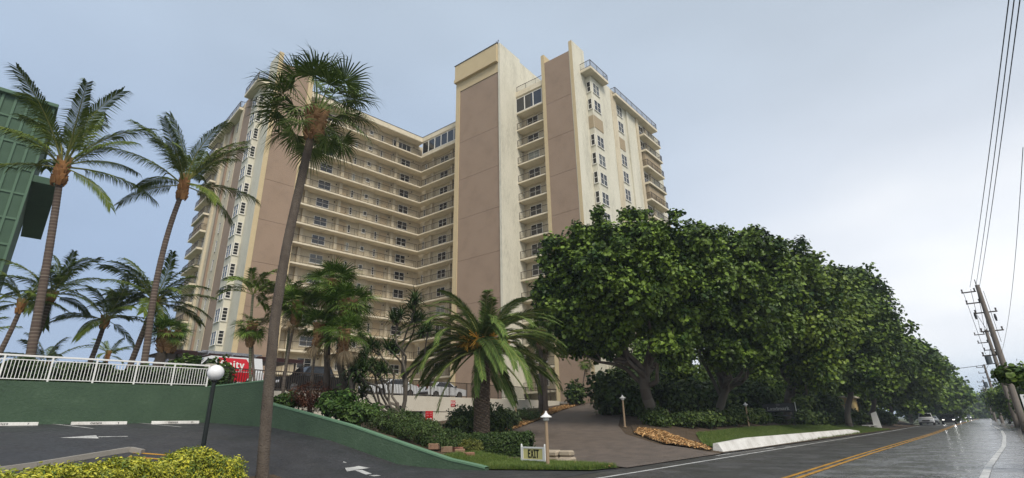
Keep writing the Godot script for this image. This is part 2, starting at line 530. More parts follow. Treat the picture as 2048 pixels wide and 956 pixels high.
func make_land() -> void:
	setting("ground", sheet([-2500, 0, 2500], [-2500, 0, 2500], -0.08), M.field)
	# planted slope between the road and the garage, the lot wall and the far end of the grove
	setting("planted_slope", drape(V2([-31.3, -11.4, -27.8, -10.8, -12.6, -14.12, -9.2, -16.5, -7.0, -62, -5.0, -112, -12, -150, -31.3, -150]), 1.5, -0.01, "north"), M.soil)
	var terr := MB.new()
	terr.prism(V2([-36.2, 60, -27.75, -10.6, -31.9, -11.4, -31.9, -48, -30.3, -49, -30.3, -300, -900, -300, -900, 60]), 3.2, 3.35)
	setting("terrace", terr, M.lawn)
	# road
	setting("road", strip([0, 14.6], 60, -620, 0.0), M.road)
	setting("shoulder", strip([0, 2.1], 40, -66, 0.004), M.road_dark)
	setting("road_lane", strip([1.2, 5.4], 40, -110, 0.008), M.road_dark)
	var marks := MB.new()
	for seg in [[1.25, 1.40]]:
		var s := strip(seg, 20, -330, 0.014)
		marks.v.append_array(s.v); marks.n.append_array(s.n); marks.c.append_array(s.c)
	setting("edge_line", marks, M.paint)
	var right := MB.new()
	var rp := []
	for q in [[-0.9, 20], [-0.5, 0], [-0.2, -12], [0.35, -22], [1.35, -36], [2.15, -52], [2.9, -72], [3.45, -110], [7.9, -240], [12.5, -400]]:
		rp.append(Vector2(q[0], q[1]))
	right.prism(ribbon(rp, 0.17), 0.014, 0.014)
	setting("edge_line", right, M.paint)
	for o in [5.38, 5.66]:
		setting("centre_line", strip([o, o + 0.13], 20, -420, 0.014), M.yellow)
	# paved walk on the near side
	var wp := [Vector2(60, 40), Vector2(60, -420)]
	for i in range(rp.size() - 1, -1, -1): wp.append(rp[i] + Vector2(0.75, 0))
	wp.append(Vector2(0.2, 40))
	var walk := MB.new()
	walk.prism(PackedVector2Array(wp), 0.012, 0.012)
	setting("pavement", walk, M.walk)
	var worn := MB.new()
	for q in [[-8.5, -24.3, 1.6, 0.13], [-8.1, -30.5, 1.2, 0.2], [-7.7, -32.8, 0.8, 0.12]]:
		worn.prism(ribbon([Vector2(q[0], q[1]), Vector2(q[0] + 0.1, q[1] - q[2])], q[3]), 0.016, 0.016)
	setting("worn_mark", worn, M.paint)
	var crack := MB.new()
	rng.seed = 15
	for q in [[-3.3, -28.5, 1.2, -30.2], [-7.4, -27.6, -5.6, -28.0], [-3.2, -17.5, -0.6, -18.6], [-6.9, -38.0, -4.4, -39.0], [-2.4, -44.0, 1.9, -46.5]]:
		var cp := []
		for i in 9: cp.append(Vector2(q[0], q[1]).lerp(Vector2(q[2], q[3]), i / 8.0) + Vector2(0, rng.randf_range(-0.08, 0.08)))
		crack.prism(ribbon(cp, 0.06), 0.018, 0.018)
	setting("tar_seam", crack, plain(Color(0.06, 0.06, 0.062), 0.5))
	# parking lot
	var lot := V2([-36, 45, -28.75, 0.6, -27.72, -10.62, -12.7, -13.86, -9.0, -16.6, -9.7, 45])
	setting("parking_lot", drape(lot, 1.1, 0.012, "lot"), M.asphalt)
	for q in [[[-24.76, -5.83, -28.2, -5.25], 0.10], [[-24.47, -8.68, -28.0, -8.1], 0.10], [[-22.3, -5.45, -22.17, -6.24], 0.10]]:
		var a: Array = q[0]
		setting("lot_marking", drape(ribbon([Vector2(a[0], a[1]), Vector2(a[2], a[3])], q[1]), 0.5, 0.02), M.paint)
	setting("lot_marking", drape(V2([-22.42, -4.45, -22.0, -5.4, -22.62, -5.45]), 0.5, 0.02), M.paint)
	setting("lot_marking", drape(V2([-17.05, -11.4, -15.74, -10.7, -15.96, -11.75]), 0.5, 0.02), M.paint)
	setting("lot_marking", drape(ribbon([Vector2(-15.75, -11.15), Vector2(-14.2, -10.75)], 0.24), 0.5, 0.02), M.paint)
	for q in [[-19.75, -5.8, -18.9, -7.1], [-19.4, -5.6, -18.7, -6.6], [-19.1, -5.0, -18.3, -6.2]]:
		setting("lot_marking", drape(ribbon([Vector2(q[0], q[1]), Vector2(q[2], q[3])], 0.11), 0.5, 0.02), M.yellow)
	# driveway
	var drv := V2([-8.9, -16.8, -13.6, -17.7, -14.2, -20.0, -17.5, -21.9, -21.0, -24.0, -23.65, -31.4, -26.8, -39.4, -28.9, -46.2, -29.3, -49.9, -25.0, -50.5, -24.6, -47.0, -21.0, -39.5, -17.2, -31.8, -14.9, -28.3, -11.7, -25.6, -9.2, -25.2, -8.7, -25.6])
	setting("driveway", drape(drv, 1.0, 0.035), M.drive)
	# lawns either side of the driveway mouth
	setting("lawn", drape(V2([-12.7, -14.15, -9.35, -15.3, -9.1, -16.7, -13.5, -17.5, -15.6, -17.0, -14.9, -13.75]), 0.8, 0.03, "north"), M.lawn)
	setting("lawn", drape(V2([-8.95, -27.0, -10.4, -28.0, -12.6, -33.0, -12.9, -45, -12.2, -58, -10.0, -78, -6.5, -78, -7.25, -62]), 0.8, 0.04), M.lawn)
	# leaf-litter beds
	setting("mulch_bed", drape(V2([-21.1, -24.3, -23.75, -31.4, -26.9, -39.4, -29.0, -46.2, -30.4, -46.2, -28.8, -38, -26.2, -31, -23.4, -24.4]), 0.8, 0.045), M.soil)
	setting("mulch_bed", drape(V2([-9.2, -25.8, -11.6, -26.0, -14.6, -28.8, -16.6, -32.4, -14.5, -33.5, -12.6, -31.0, -10.2, -28.0]), 0.8, 0.045), M.soil)

func litter() -> void:                               # fallen leaves on the beds: nobody could count them
	rng.seed = 77
	var leaf := MB.new()
	leaf.tri(Vector3(-0.07, 0.0, 0), Vector3(0, 0.025, -0.05), Vector3(0.07, 0.0, 0))
	leaf.tri(Vector3(-0.07, 0.0, 0), Vector3(0.07, 0, 0), Vector3(0, 0.02, 0.05))
	var xs := []
	var cs := []
	var beds := [[V2([-21.1, -24.3, -23.75, -31.4, -26.9, -39.4, -29.0, -46.2, -30.2, -46.2, -28.4, -38, -25.6, -31, -22.6, -24.4]), 5200], [V2([-9.2, -25.8, -11.6, -26.0, -14.6, -28.8, -15.4, -31.0, -13.5, -30.5, -12.4, -29.4, -10.2, -27.6]), 2600], [V2([-9.4, -15.6, -9.1, -16.7, -13.5, -17.5, -13, -16.2]), 160]]
	for b in beds:
		var poly: PackedVector2Array = b[0]
		var r := Rect2(poly[0], Vector2.ZERO)
		for p in poly: r = r.expand(p)
		var k := 0
		while k < b[1]:
			var p := Vector2(rng.randf_range(r.position.x, r.end.x), rng.randf_range(r.position.y, r.end.y))
			if not Geometry2D.is_point_in_polygon(p, poly): continue
			k += 1
			var ba := Basis(Vector3.UP, rng.randf() * TAU) * Basis(Vector3.RIGHT, rng.randf_range(-0.7, 0.7)) * Basis(Vector3.FORWARD, rng.randf_range(-0.7, 0.7))
			xs.append(Transform3D(ba.scaled(Vector3.ONE * rng.randf_range(0.6, 1.5)), on_land(p.x, p.y, 0.05 + rng.randf() * 0.06)))
			cs.append(Color(0.50, 0.26, 0.09).lerp(Color(0.62, 0.42, 0.20), rng.randf()) * rng.randf_range(0.5, 1.05))
	var o := scatter("fallen_leaves", leaf.mesh(), M.vcol, self, xs, cs)
	tag(o, "brown and orange fallen leaves covering the beds along the driveway", "leaves", "", "stuff")

func scatter(called: String, mesh: Mesh, mat: Material, parent: Node, xs: Array, cs: Array) -> MultiMeshInstance3D:
	var mm := MultiMesh.new()
	mm.transform_format = MultiMesh.TRANSFORM_3D
	mm.use_colors = true
	mm.mesh = mesh
	mm.instance_count = xs.size()
	for i in xs.size():
		mm.set_instance_transform(i, xs[i])
		mm.set_instance_color(i, cs[i])
	var o := MultiMeshInstance3D.new()
	o.name = numbered(called) if parent == self else called
	o.multimesh = mm
	o.material_override = mat
	parent.add_child(o, true)
	return o

func grass() -> void:
	rng.seed = 78
	var tuft := MB.new()
	for k in 7:
		var d := Vector3(cos(k * 2.4), 0, sin(k * 2.4))
		var b := d * 0.03
		var s := d.cross(Vector3.UP) * 0.008
		tuft.tri(b - s, b + d * 0.045 + Vector3(0, 0.11 + 0.03 * sin(k * 1.7), 0), b + s)
	var xs := []
	var cs := []
	for b in [[V2([-12.7, -14.1, -9.45, -15.3, -9.2, -16.6, -13.5, -17.3, -15.4, -16.6, -14.8, -13.9]), 8000], [V2([-9.0, -27.2, -10.4, -28.0, -12.6, -33.0, -12.9, -45, -12.2, -58, -10.0, -78, -6.6, -78, -7.35, -62]), 26000]]:
		var poly: PackedVector2Array = b[0]
		var r := Rect2(poly[0], Vector2.ZERO)
		for p in poly: r = r.expand(p)
		var k := 0
		while k < b[1]:
			var p := Vector2(rng.randf_range(r.position.x, r.end.x), rng.randf_range(r.position.y, r.end.y))
			if not Geometry2D.is_point_in_polygon(p, poly): continue
			k += 1
			xs.append(Transform3D(Basis(Vector3.UP, rng.randf() * TAU).scaled(Vector3.ONE * rng.randf_range(0.7, 1.5)), on_land(p.x, p.y, 0.03)))
			cs.append(Color(0.06, 0.12, 0.02).lerp(Color(0.16, 0.2, 0.05), rng.randf()))
	var o := scatter("grass", tuft.mesh(), M.leaf, self, xs, cs)
	tag(o, "short green grass on the verges by the driveway and white kerb wall", "grass", "", "stuff")

# ---------------------------------------------------------------- the apartment tower
var B_ROOT: Node3D
var B_INV: Transform3D
var F_L := Transform3D(Basis(Vector3.UP, deg_to_rad(83.4)), Vector3(-59.05, 0, -49.55))     # inner face of the left wing
var F_R := Transform3D(Basis(Vector3.UP, deg_to_rad(1.5)), Vector3(-59.05, 0, -49.55))      # inner face of the right wing
var F_E := Transform3D(Basis(Vector3.UP, deg_to_rad(89.0)), Vector3(-29.37, 0, -50.08))     # end wall towards the road
var F_E2 := Transform3D(Basis(Vector3.UP, deg_to_rad(-6.6)), Vector3(-61.58, 0, -25.48))    # end wall of the left wing
var win_cache := {}

func bp(called: String, mesh, mat: Material, fr: Transform3D, at := Vector3.ZERO, parent: Node = null) -> MeshInstance3D:
	return obj(called, mesh, mat, B_ROOT if parent == null else parent, B_INV * fr * Transform3D(Basis.IDENTITY, at))

func bbox(called: String, mat: Material, fr: Transform3D, x0: float, x1: float, y0: float, y1: float, z0: float, z1: float, ch := 0.0) -> MeshInstance3D:
	var m := MB.new()
	var s := Vector3(absf(x1 - x0), y1 - y0, absf(z1 - z0))
	m.box(Vector3.ZERO, s, Basis.IDENTITY, ch)
	return bp(called, m, mat, fr, Vector3((x0 + x1) * 0.5, (y0 + y1) * 0.5, (z0 + z1) * 0.5))

func level(k: int) -> float:
	return 43.44 - 2.75 * k

# frame lies in x, y; its back is at z = 0
func win_mesh(w: float, h: float, cols: int, rows: int, border := 0.07, depth := 0.09) -> Array:
	var key := "%.2f_%.2f_%d_%d" % [w, h, cols, rows]
	if win_cache.has(key): return win_cache[key]
	var f := MB.new()
	for s in [-1.0, 1.0]:
		f.box(Vector3(s * (w - border) * 0.5, 0, depth * 0.5), Vector3(border, h, depth))
		f.box(Vector3(0, s * (h - border) * 0.5, depth * 0.5), Vector3(w - 2 * border, border, depth))
	for i in range(1, cols):
		f.box(Vector3(-w * 0.5 + w * i / cols, 0, depth * 0.42), Vector3(0.075, h - 2 * border, depth * 0.84))
	for i in range(1, rows):
		f.box(Vector3(0, -h * 0.5 + h * i / rows, depth * 0.35), Vector3(w - 2 * border, 0.05, depth * 0.7))
	f.box(Vector3(0, -h * 0.5 - 0.03, depth * 0.7), Vector3(w + 0.1, 0.055, depth * 1.4))
	var p := MB.new()
	p.box(Vector3(0, 0, 0.018), Vector3(w - border, h - border, 0.036))
	var r := [f.mesh(), p.mesh()]
	win_cache[key] = r
	return r

func window_at(fr: Transform3D, x: float, y: float, z: float, w: float, h: float, cols: int, rows: int, pane: Material = null, turn := 0.0) -> void:
	var q: Array = win_mesh(w, h, cols, rows)
	var roll := rng.randf()
	if pane == null: pane = M.shaded_glass if roll < 0.68 else (M.glass_blind if roll < 0.9 else M.glass_light)
	var o := obj("window", q[0], M.frame, B_ROOT, B_INV * fr * Transform3D(Basis(Vector3.UP, turn), Vector3(x, y, z)))
	obj("pane", q[1], pane, o)

func rail_mesh(length: float, high := 1.02, gap := 0.14) -> ArrayMesh:         # along +x from 0, standing on y = 0
	var m := MB.new()
	m.box(Vector3(length * 0.5, high, 0), Vector3(length, 0.05, 0.06))
	m.box(Vector3(length * 0.5, 0.1, 0), Vector3(length, 0.035, 0.035))
	var n := int(length / gap)
	for i in n + 1:
		var x := length * i / n
		var post := i % 12 == 0 or i == n
		m.box(Vector3(clampf(x, 0.02, length - 0.02), high * 0.5, 0), Vector3(0.045 if post else 0.016, high - 0.05, 0.045 if post else 0.016))
	return m.mesh()

func shutter_mesh(w: float, h: float) -> ArrayMesh:                            # ribbed storm shutter
	var m := MB.new()
	m.box(Vector3(0, 0, 0.02), Vector3(w, h, 0.04))
	var n := int(w / 0.16)
	for i in n: m.box(Vector3(-w * 0.5 + w * (i + 0.5) / n, 0, 0.055), Vector3(w / n * 0.45, h - 0.04, 0.03))
	return m.mesh()

func ribbed_panel(fr: Transform3D, x0: float, x1: float, y0: float, y1: float, z: float, seams: Array) -> void:
	var y := y0
	for s in seams + [y1]:
		bbox("wall_panel", M.brown, fr, x0, x1, y, s - 0.035, z - 0.4, z)
		y = s
	bbox("panel_backing", M.brown, fr, x0 + 0.05, x1 - 0.05, y0, y1 - 0.1, z - 0.9, z - 0.06)

func end_wall(fr: Transform3D, sg: float, es: float, strip_mat: Material, right: bool) -> void:
	# sg: direction of increasing distance from the front edge along local x; es: stretch of those distances
	var base := 3.3
	var X := func(e: float) -> float: return sg * e * es
	bbox("end_fin", M.pale, fr, X.call(0.0), X.call(3.05), base, 51.0, -0.55, 0.0)
	bbox("end_wall", M.pale, fr, X.call(3.0), X.call(9.8), base, 46.4, -3.0, 0.12)
	bbox("bay", M.pale, fr, X.call(2.98), X.call(5.36), base, 46.45, -0.1, 0.78)
	bbox("pier", strip_mat, fr, X.call(5.4), X.call(8.45), base, 47.4, -0.1, 0.74)
	bbox("pilaster", M.cream, fr, X.call(8.45), X.call(9.76), base, 47.2, -0.1, 0.80)
	bbox("end_wall", M.pale if right else M.cream, fr, X.call(9.7), X.call(25.0), base, 46.3, -3.0, 0.30)
	bbox("pilaster", M.pale if right else M.brown, fr, X.call(13.5), X.call(14.15), base, 46.2, 0.1, 0.55)
	if right: bbox("pier", M.pale, fr, X.call(14.15), X.call(16.4), base, 46.19, 0.1, 0.46)
	bbox("pilaster", M.cream, fr, X.call(16.4), X.call(17.1), base, 46.2, 0.1, 0.62)
	# roof slabs with their railings
	for q in [[1.7, 6.4, 1.7, 46.5], [9.0, 22.6, 1.35, 46.2]]:
		var x0: float = X.call(q[0])
		var x1: float = X.call(q[1])
		bbox("roof_slab", M.slab, fr, x0, x1, q[3], q[3] + 0.42, -2.9, q[2], 0.03)
		var rl := bp("railing", rail_mesh(absf(x1 - x0) - 0.1), M.rail, fr, Vector3(minf(x0, x1) + 0.05, q[3] + 0.42, q[2] - 0.08))
		var depth: float = q[2] + 0.6
		for xe in [x0 + sg * 0.06, x1 - sg * 0.06]:
			obj("railing", rail_mesh(depth), M.rail, B_ROOT, B_INV * fr * Transform3D(Basis(Vector3.UP, deg_to_rad(-90)), Vector3(xe, q[3] + 0.42, -0.7)))
	var bal_w := absf(X.call(22.9) - X.call(17.2)) as float
	var bx := minf(X.call(17.2), X.call(22.9)) as float
	var rm := rail_mesh(bal_w - 0.1)
	var rs := rail_mesh(1.1)
	var sh := shutter_mesh(0.62, 1.75)
	var sh2 := shutter_mesh(2.0 * es, 1.85)
	var closed := [2, 4, 7, 8, 11, 12] if right else [1, 3, 5, 10, 13]
	for k in 15:
		var y := level(k)
		# bay: one window on its front, one on its long side
		var front_turn := deg_to_rad(-90) * sg
		if right and k == 2:
			obj("shutter", shutter_mesh(0.74, 1.9), M.shutter, B_ROOT, B_INV * fr * Transform3D(Basis(Vector3.UP, front_turn), Vector3(X.call(2.98), y + 1.3, 0.4)))
			obj("shutter", shutter_mesh(2.3 * es, 1.9), M.shutter, B_ROOT, B_INV * fr * Transform3D(Basis.IDENTITY, Vector3(X.call(4.17), y + 1.3, 0.78)))
			obj("shutter", shutter_mesh(1.6 * es, 1.9), M.shutter, B_ROOT, B_INV * fr * Transform3D(Basis.IDENTITY, Vector3(X.call(11.6), y + 1.6, 0.3)))
		else:
			window_at(fr, X.call(2.98), y + 1.30, 0.44, 0.62, 1.65, 1, 4 if not right else 2, M.shaded_glass, front_turn)
			window_at(fr, X.call(4.2), y + 1.30, 0.78, 1.7 * es, 1.65, 2, 2, M.shaded_glass if rng.randf() < 0.8 else M.glass_blind)
			if right: window_at(fr, X.call(11.6), y + 1.72, 0.30, 1.6, 1.75, 2, 2)
			else: window_at(fr, X.call(11.6), y + 1.5, 0.30, 0.7, 1.6, 1, 2, M.shaded_glass)
		# balcony
		bbox("balcony_slab", M.slab, fr, X.call(17.1), X.call(23.0), y - 0.22, y + 0.1, 0.2, 1.42, 0.02)
		bp("railing", rm, M.rail, fr, Vector3(bx + 0.05, y + 0.1, 1.34))
		obj("railing", rs, M.rail, B_ROOT, B_INV * fr * Transform3D(Basis(Vector3.UP, deg_to_rad(-90)), Vector3(X.call(17.2), y + 0.1, 0.28)))
		obj("railing", rs, M.rail, B_ROOT, B_INV * fr * Transform3D(Basis(Vector3.UP, deg_to_rad(-90)), Vector3(X.call(22.9), y + 0.1, 0.28)))
		if k in closed:
			obj("shutter", shutter_mesh(bal_w - 0.5, 2.4), M.shutter, B_ROOT, B_INV * fr * Transform3D(Basis.IDENTITY, Vector3(bx + bal_w * 0.5, y + 1.3, 1.0)))
			obj("shutter", shutter_mesh(0.8, 2.4), M.shutter, B_ROOT, B_INV * fr * Transform3D(Basis(Vector3.UP, front_turn), Vector3(X.call(17.4), y + 1.3, 0.68)))
		else:
			window_at(fr, X.call(18.4), y + 1.25, 0.30, 1.5, 2.0, 2, 2)
			bbox("balcony_column", M.cream, fr, X.call(19.6), X.call(19.95), y + 0.1, y + 2.53, 0.32, 0.62)

func make_tower() -> void:
	rng.seed = 42
	B_ROOT = thing("apartment_tower", "fifteen storey cream apartment tower with brown panels and long balconies", "building", Vector3(-45, 3.35, -50))
	B_INV = B_ROOT.transform.affine_inverse()
	var y0 := 3.3
	# masses of the two wings
	bbox("wall", M.cream, F_L, -23.6, 3.0, y0, 46.25, -14.0, -1.5)
	bbox("wall", M.cream, F_R, -3.0, 28.9, y0, 46.24, -15.0, -1.5)
	bbox("roof_slab", M.slab, F_L, -19.6, 0.25, 46.20, 46.50, -13.9, -0.01)
	bbox("roof_slab", M.slab, F_R, -0.2, 24.9, 46.205, 46.49, -13.8, -0.02)
	bbox("parapet", M.slab, F_L, -19.4, 0.0, 46.27, 47.08, -0.35, 0.03)
	bbox("parapet", M.slab, F_R, 0.0, 11.3, 46.272, 47.07, -0.35, 0.03)
	bbox("parapet", M.slab, F_R, 19.7, 24.6, 46.272, 47.07, -0.35, 0.03)
	bbox("coping", M.rail, F_L, -19.4, 0.03, 47.08, 47.14, -0.4, 0.07)
	bbox("coping", M.rail, F_R, 0.0, 11.3, 47.07, 47.135, -0.4, 0.07)
	# screens that close the wings: brown panels between ochre fins
	ribbed_panel(F_L, -23.6, -19.75, y0, 49.6, 0.2, [9.6, 15.1, 20.6, 26.1, 31.6, 37.1, 42.6])
	bbox("fin", M.ochre, F_L, -19.78, -19.1, y0, 50.6, -1.6, 0.26)
	bbox("fin", M.ochre, F_L, -24.2, -23.6, y0, 51.1, -3.2, 0.26)
	ribbed_panel(F_R, 25.06, 29.22, y0, 49.55, 0.2, [9.6, 15.1, 20.6, 26.1, 31.6, 37.1, 42.6])
	bbox("fin", M.ochre, F_R, 24.55, 25.06, y0, 50.95, -1.6, 0.26)
	bbox("fin", M.ochre, F_R, 29.22, 29.68, y0, 51.02, -0.5, 0.26)
	# lift tower
	bbox("lift_tower", M.pale, F_R, 11.3, 19.7, y0, 53.3, -7.0, 3.2)
	ribbed_panel(F_R, 11.95, 19.44, y0, 48.85, 3.5, [10, 16, 22, 28, 34, 40])
	bbox("fin", M.ochre, F_R, 11.2, 11.95, y0, 50.6, -4.0, 3.62)
	bbox("fin", M.pale, F_R, 19.44, 19.78, y0, 53.7, -1.2, 3.66)
	bbox("tower_band", M.ochre, F_R, 11.9, 19.44, 48.86, 50.5, 2.8, 3.58)
	bbox("tower_head", M.ochre, F_R, 11.15, 19.42, 50.5, 53.55, -1.0, 3.95, 0.04)
	bbox("tower_lip", M.ochre, F_R, 11.1, 19.43, 50.45, 51.0, -1.0, 4.05)
	bbox("coping", M.rail, F_R, 11.08, 19.42, 53.55, 53.63, -1.0, 4.03)
	bbox("tower_head", M.pale, F_R, 17.5, 19.74, 46.4, 52.4, -3.2, -1.2)
	var aerial := MB.new()
	aerial.bar(Vector3(0, 0, 0), Vector3(0, 0.5, 0), 0.05)
	aerial.bar(Vector3(0, 0.4, 0), Vector3(-0.25, 0.85, 0), 0.09)
	aerial.bar(Vector3(0, 0.4, 0), Vector3(0.25, 0.85, 0.1), 0.09)
	bp("aerial", aerial, M.rail, F_R, Vector3(19.2, 53.6, 3.4))
	# roof terrace between tower and screen
	bp("railing", rail_mesh(4.8), M.rail, F_R, Vector3(19.75, 47.07, -0.2))
	bp("railing", rail_mesh(4.8), M.rail, F_R, Vector3(19.75, 47.07, -3.4))
	bbox("roof_cabinet", M.garage, F_R, 20.3, 22.0, 46.5, 48.2, -3.0, -1.6, 0.03)
	bbox("roof_cabinet", M.concrete, F_R, 22.3, 23.0, 46.5, 47.9, -2.4, -1.4, 0.03)
	# columns on the gallery walls
	for x in [-17.6, -12.78, -3.98]: bbox("pilaster", M.cream, F_L, x - 0.22, x + 0.22, y0, 46.2, -1.6, -1.1)
	bbox("stair_bay", M.cream, F_L, -9.44, -7.46, y0, 46.2, -1.6, -1.2)
	for x in [1.5, 5.8, 9.6, 23.75]: bbox("pilaster", M.cream, F_R, x - 0.24, x + 0.24, y0, 46.2, -1.6, -1.1)
	var slab_l := MB.new()
	slab_l.box(Vector3(-9.0, -0.02, -0.8), Vector3(20.2, 0.24, 1.6), Basis.IDENTITY, 0.02)
	var slab_r := MB.new()
	slab_r.box(Vector3(5.6, -0.02, -0.8), Vector3(11.3, 0.23, 1.6), Basis.IDENTITY, 0.02)
	var slab_c := MB.new()
	slab_c.box(Vector3(22.15, -0.02, -0.8), Vector3(4.85, 0.23, 1.6), Basis.IDENTITY, 0.02)
	var ml := slab_l.mesh()
	var mr := slab_r.mesh()
	var mc := slab_c.mesh()
	var rl := rail_mesh(19.0)
	var rr := rail_mesh(11.1)
	var rc := rail_mesh(4.7)
	var door := MB.new()
	door.box(Vector3(0, 1.03, 0.02), Vector3(0.95, 2.06, 0.05))
	for s in [-1.0, 1.0]: door.box(Vector3(s * 0.52, 1.05, 0.04), Vector3(0.09, 2.1, 0.09))
	door.box(Vector3(0, 2.12, 0.04), Vector3(1.13, 0.09, 0.09))
	var dm := door.mesh()
	var knob := MB.new()
	knob.box(Vector3(0.36, 1.0, 0.07), Vector3(0.1, 0.12, 0.06), Basis.IDENTITY, 0.01)
	var km := knob.mesh()
	var lampm := MB.new()
	lampm.lathe(Vector3.ZERO, [[0.02, 0.0], [0.09, -0.02], [0.09, -0.16], [0.02, -0.2]], 8)
	var lm := lampm.mesh()
	for k in 15:
		var y := level(k)
		bp("balcony_slab", ml, M.slab, F_L, Vector3(0, y, 0))
		bp("balcony_slab", mr, M.slab, F_R, Vector3(0, y - 0.004, 0))
		bp("balcony_slab", mc, M.slab, F_R, Vector3(0, y, 0))
		bp("railing", rl, M.rail, F_L, Vector3(-19.05, y + 0.1, -0.09))
		if k > 0:
			bp("railing", rr, M.rail, F_R, Vector3(0.02, y + 0.1, -0.09))
			bp("railing", rc, M.rail, F_R, Vector3(19.78, y + 0.1, -0.09))
		window_at(F_L, -15.1, y + 1.5, -1.5, 1.85, 1.3, 2, 2)
		window_at(F_L, -10.85, y + 1.47, -1.5, 0.42, 1.2, 1, 3)
		window_at(F_L, -8.7, y + 1.58, -1.2, 0.62, 0.72, 1, 1, M.glass_blind)
		window_at(F_L, -6.6, y + 1.47, -1.5, 0.38, 1.2, 1, 3, M.shaded_glass)
		window_at(F_L, -2.1, y + 1.48, -1.5, 1.75, 1.3, 2, 2, M.shaded_glass)
		if k == 0: window_at(F_L, -3.0, y + 1.5, -1.36, 3.4, 1.2, 4, 1, M.shaded_glass)
		for x in [-11.93, -5.4]:
			var d := bp("door", dm, M.door, F_L, Vector3(x, y + 0.1, -1.5))
			obj("handle", km, M.rail, d)
		for x in [-4.5, -0.7, -13.4]: bp("wall_lamp", lm, M.rail, F_L, Vector3(x, y + 2.25, -1.38))
		window_at(F_R, -0.35, y + 1.5, -1.5, 0.38, 1.2, 1, 2, M.shaded_glass)
		window_at(F_R, 3.9, y + 1.48, -1.5, 1.75, 1.3, 2, 2)
		var d2 := bp("door", dm, M.door, F_R, Vector3(7.4, y + 0.1, -1.5))
		obj("handle", km, M.rail, d2)
		if k == 0: continue
		if k == 3: window_at(F_R, 21.6, y + 1.5, -1.5, 1.9, 1.5, 2, 2, M.glass_light)
		else: window_at(F_R, 21.6, y + 1.5, -1.5, 1.9, 1.5, 2, 2, M.shaded_glass)
	# glazed penthouse
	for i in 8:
		window_at(F_R, 0.78 + i * 1.45, 44.99, -0.12, 1.45, 2.14, 1, 1, M.shaded_penthouse_glass)
	for i in 3: window_at(F_R, 20.5 + i * 1.5, 44.75, -0.12, 1.5, 2.35, 1, 1, M.shaded_penthouse_glass)
	bbox("penthouse_wall", M.slab, F_R, 0.0, 11.2, 43.3, 43.92, -0.4, -0.02)
	bbox("penthouse_wall", M.cream, F_R, 0.1, 11.2, 43.92, 46.2, -0.35, -0.15)
	bbox("penthouse_wall", M.slab, F_R, 19.75, 24.5, 43.3, 43.6, -0.4, -0.02)
	bbox("penthouse_wall", M.cream, F_R, 19.75, 24.5, 43.6, 46.2, -0.35, -0.15)
	end_wall(F_E, 1.0, 1.0, M.pale, true)
	end_wall(F_E2, -1.0, 1.15, M.brown, false)

# ---------------------------------------------------------------- palms
# A pinnate frond: starts at the origin, runs along +x rising at angle el (degrees), then bends down by `bend` degrees.
func pinnate(L: float, el: float, bend: float, n: int, ll: float, lw: float, vee: float, hang: float, g0: Color, g1: Color, sd: int, bare := 0.18, sweep := 0.65) -> ArrayMesh:
	var r := RandomNumberGenerator.new()
	r.seed = sd
	var m := MB.new()
	var pts := []
	var tans := []
	var p := Vector3.ZERO
	var steps := 14
	for i in steps + 1:
		var s := float(i) / steps
		var a := deg_to_rad(el - bend * pow(s, 1.35))
		var t := Vector3(cos(a), sin(a), 0.10 * sin(s * 2.5 + sd)).normalized()
		pts.append(p)
		tans.append(t)
		p += t * L / steps
	var rad := []
	var cl := []
	for i in steps + 1:
		rad.append(lerpf(0.045, 0.006, float(i) / steps) * L / 4.0)
		cl.append(g1.lerp(Color(0.30, 0.27, 0.10), 0.5))
	m.tube(pts, rad, 4, false, cl)
	for i in n:
		var s := bare + (1.0 - bare) * (i + 0.5) / n
		var f := s * steps
		var k := mini(int(f), steps - 1)
		var o: Vector3 = pts[k].lerp(pts[k + 1], f - k)
		var t: Vector3 = tans[k].lerp(tans[k + 1], f - k).normalized()
		var side := t.cross(Vector3.UP)
		if side.length() < 0.1: side = Vector3(0, 0, 1)
		side = side.normalized()
		var up := side.cross(t).normalized()
		var le := ll * (0.45 + 0.55 * sin(PI * clampf(0.12 + 0.80 * s, 0, 1))) * r.randf_range(0.88, 1.1)
		for sg in [-1.0, 1.0]:
			var d: Vector3 = (side * sg * (1.0 - 0.35 * s) + t * (sweep + 0.5 * s) + up * (vee + r.randf_range(-0.12, 0.12))).normalized()
			var p1: Vector3 = o + d * le * 0.5 + Vector3(0, -hang * le * 0.08, 0)
			var d2: Vector3 = (d + Vector3(0, -hang, 0) + Vector3(r.randf_range(-0.1, 0.1), r.randf_range(-0.1, 0.1), r.randf_range(-0.1, 0.1))).normalized()
			var p2: Vector3 = p1 + d2 * le * 0.5
			var w: Vector3 = d.cross(up).normalized() * lw * 0.5
			var w2: Vector3 = (w + Vector3(0, r.randf_range(-0.4, 0.4) * lw, 0)) * 0.95
			m.col = g0.lerp(g1, clampf(r.randf() * 0.75 + 0.12, 0, 1))
			m.quad(o - w * 0.5, p1 - w2, p1 + w2, o + w * 0.5)
			m.tri(p1 - w2, p2, p1 + w2)
	return m.mesh()

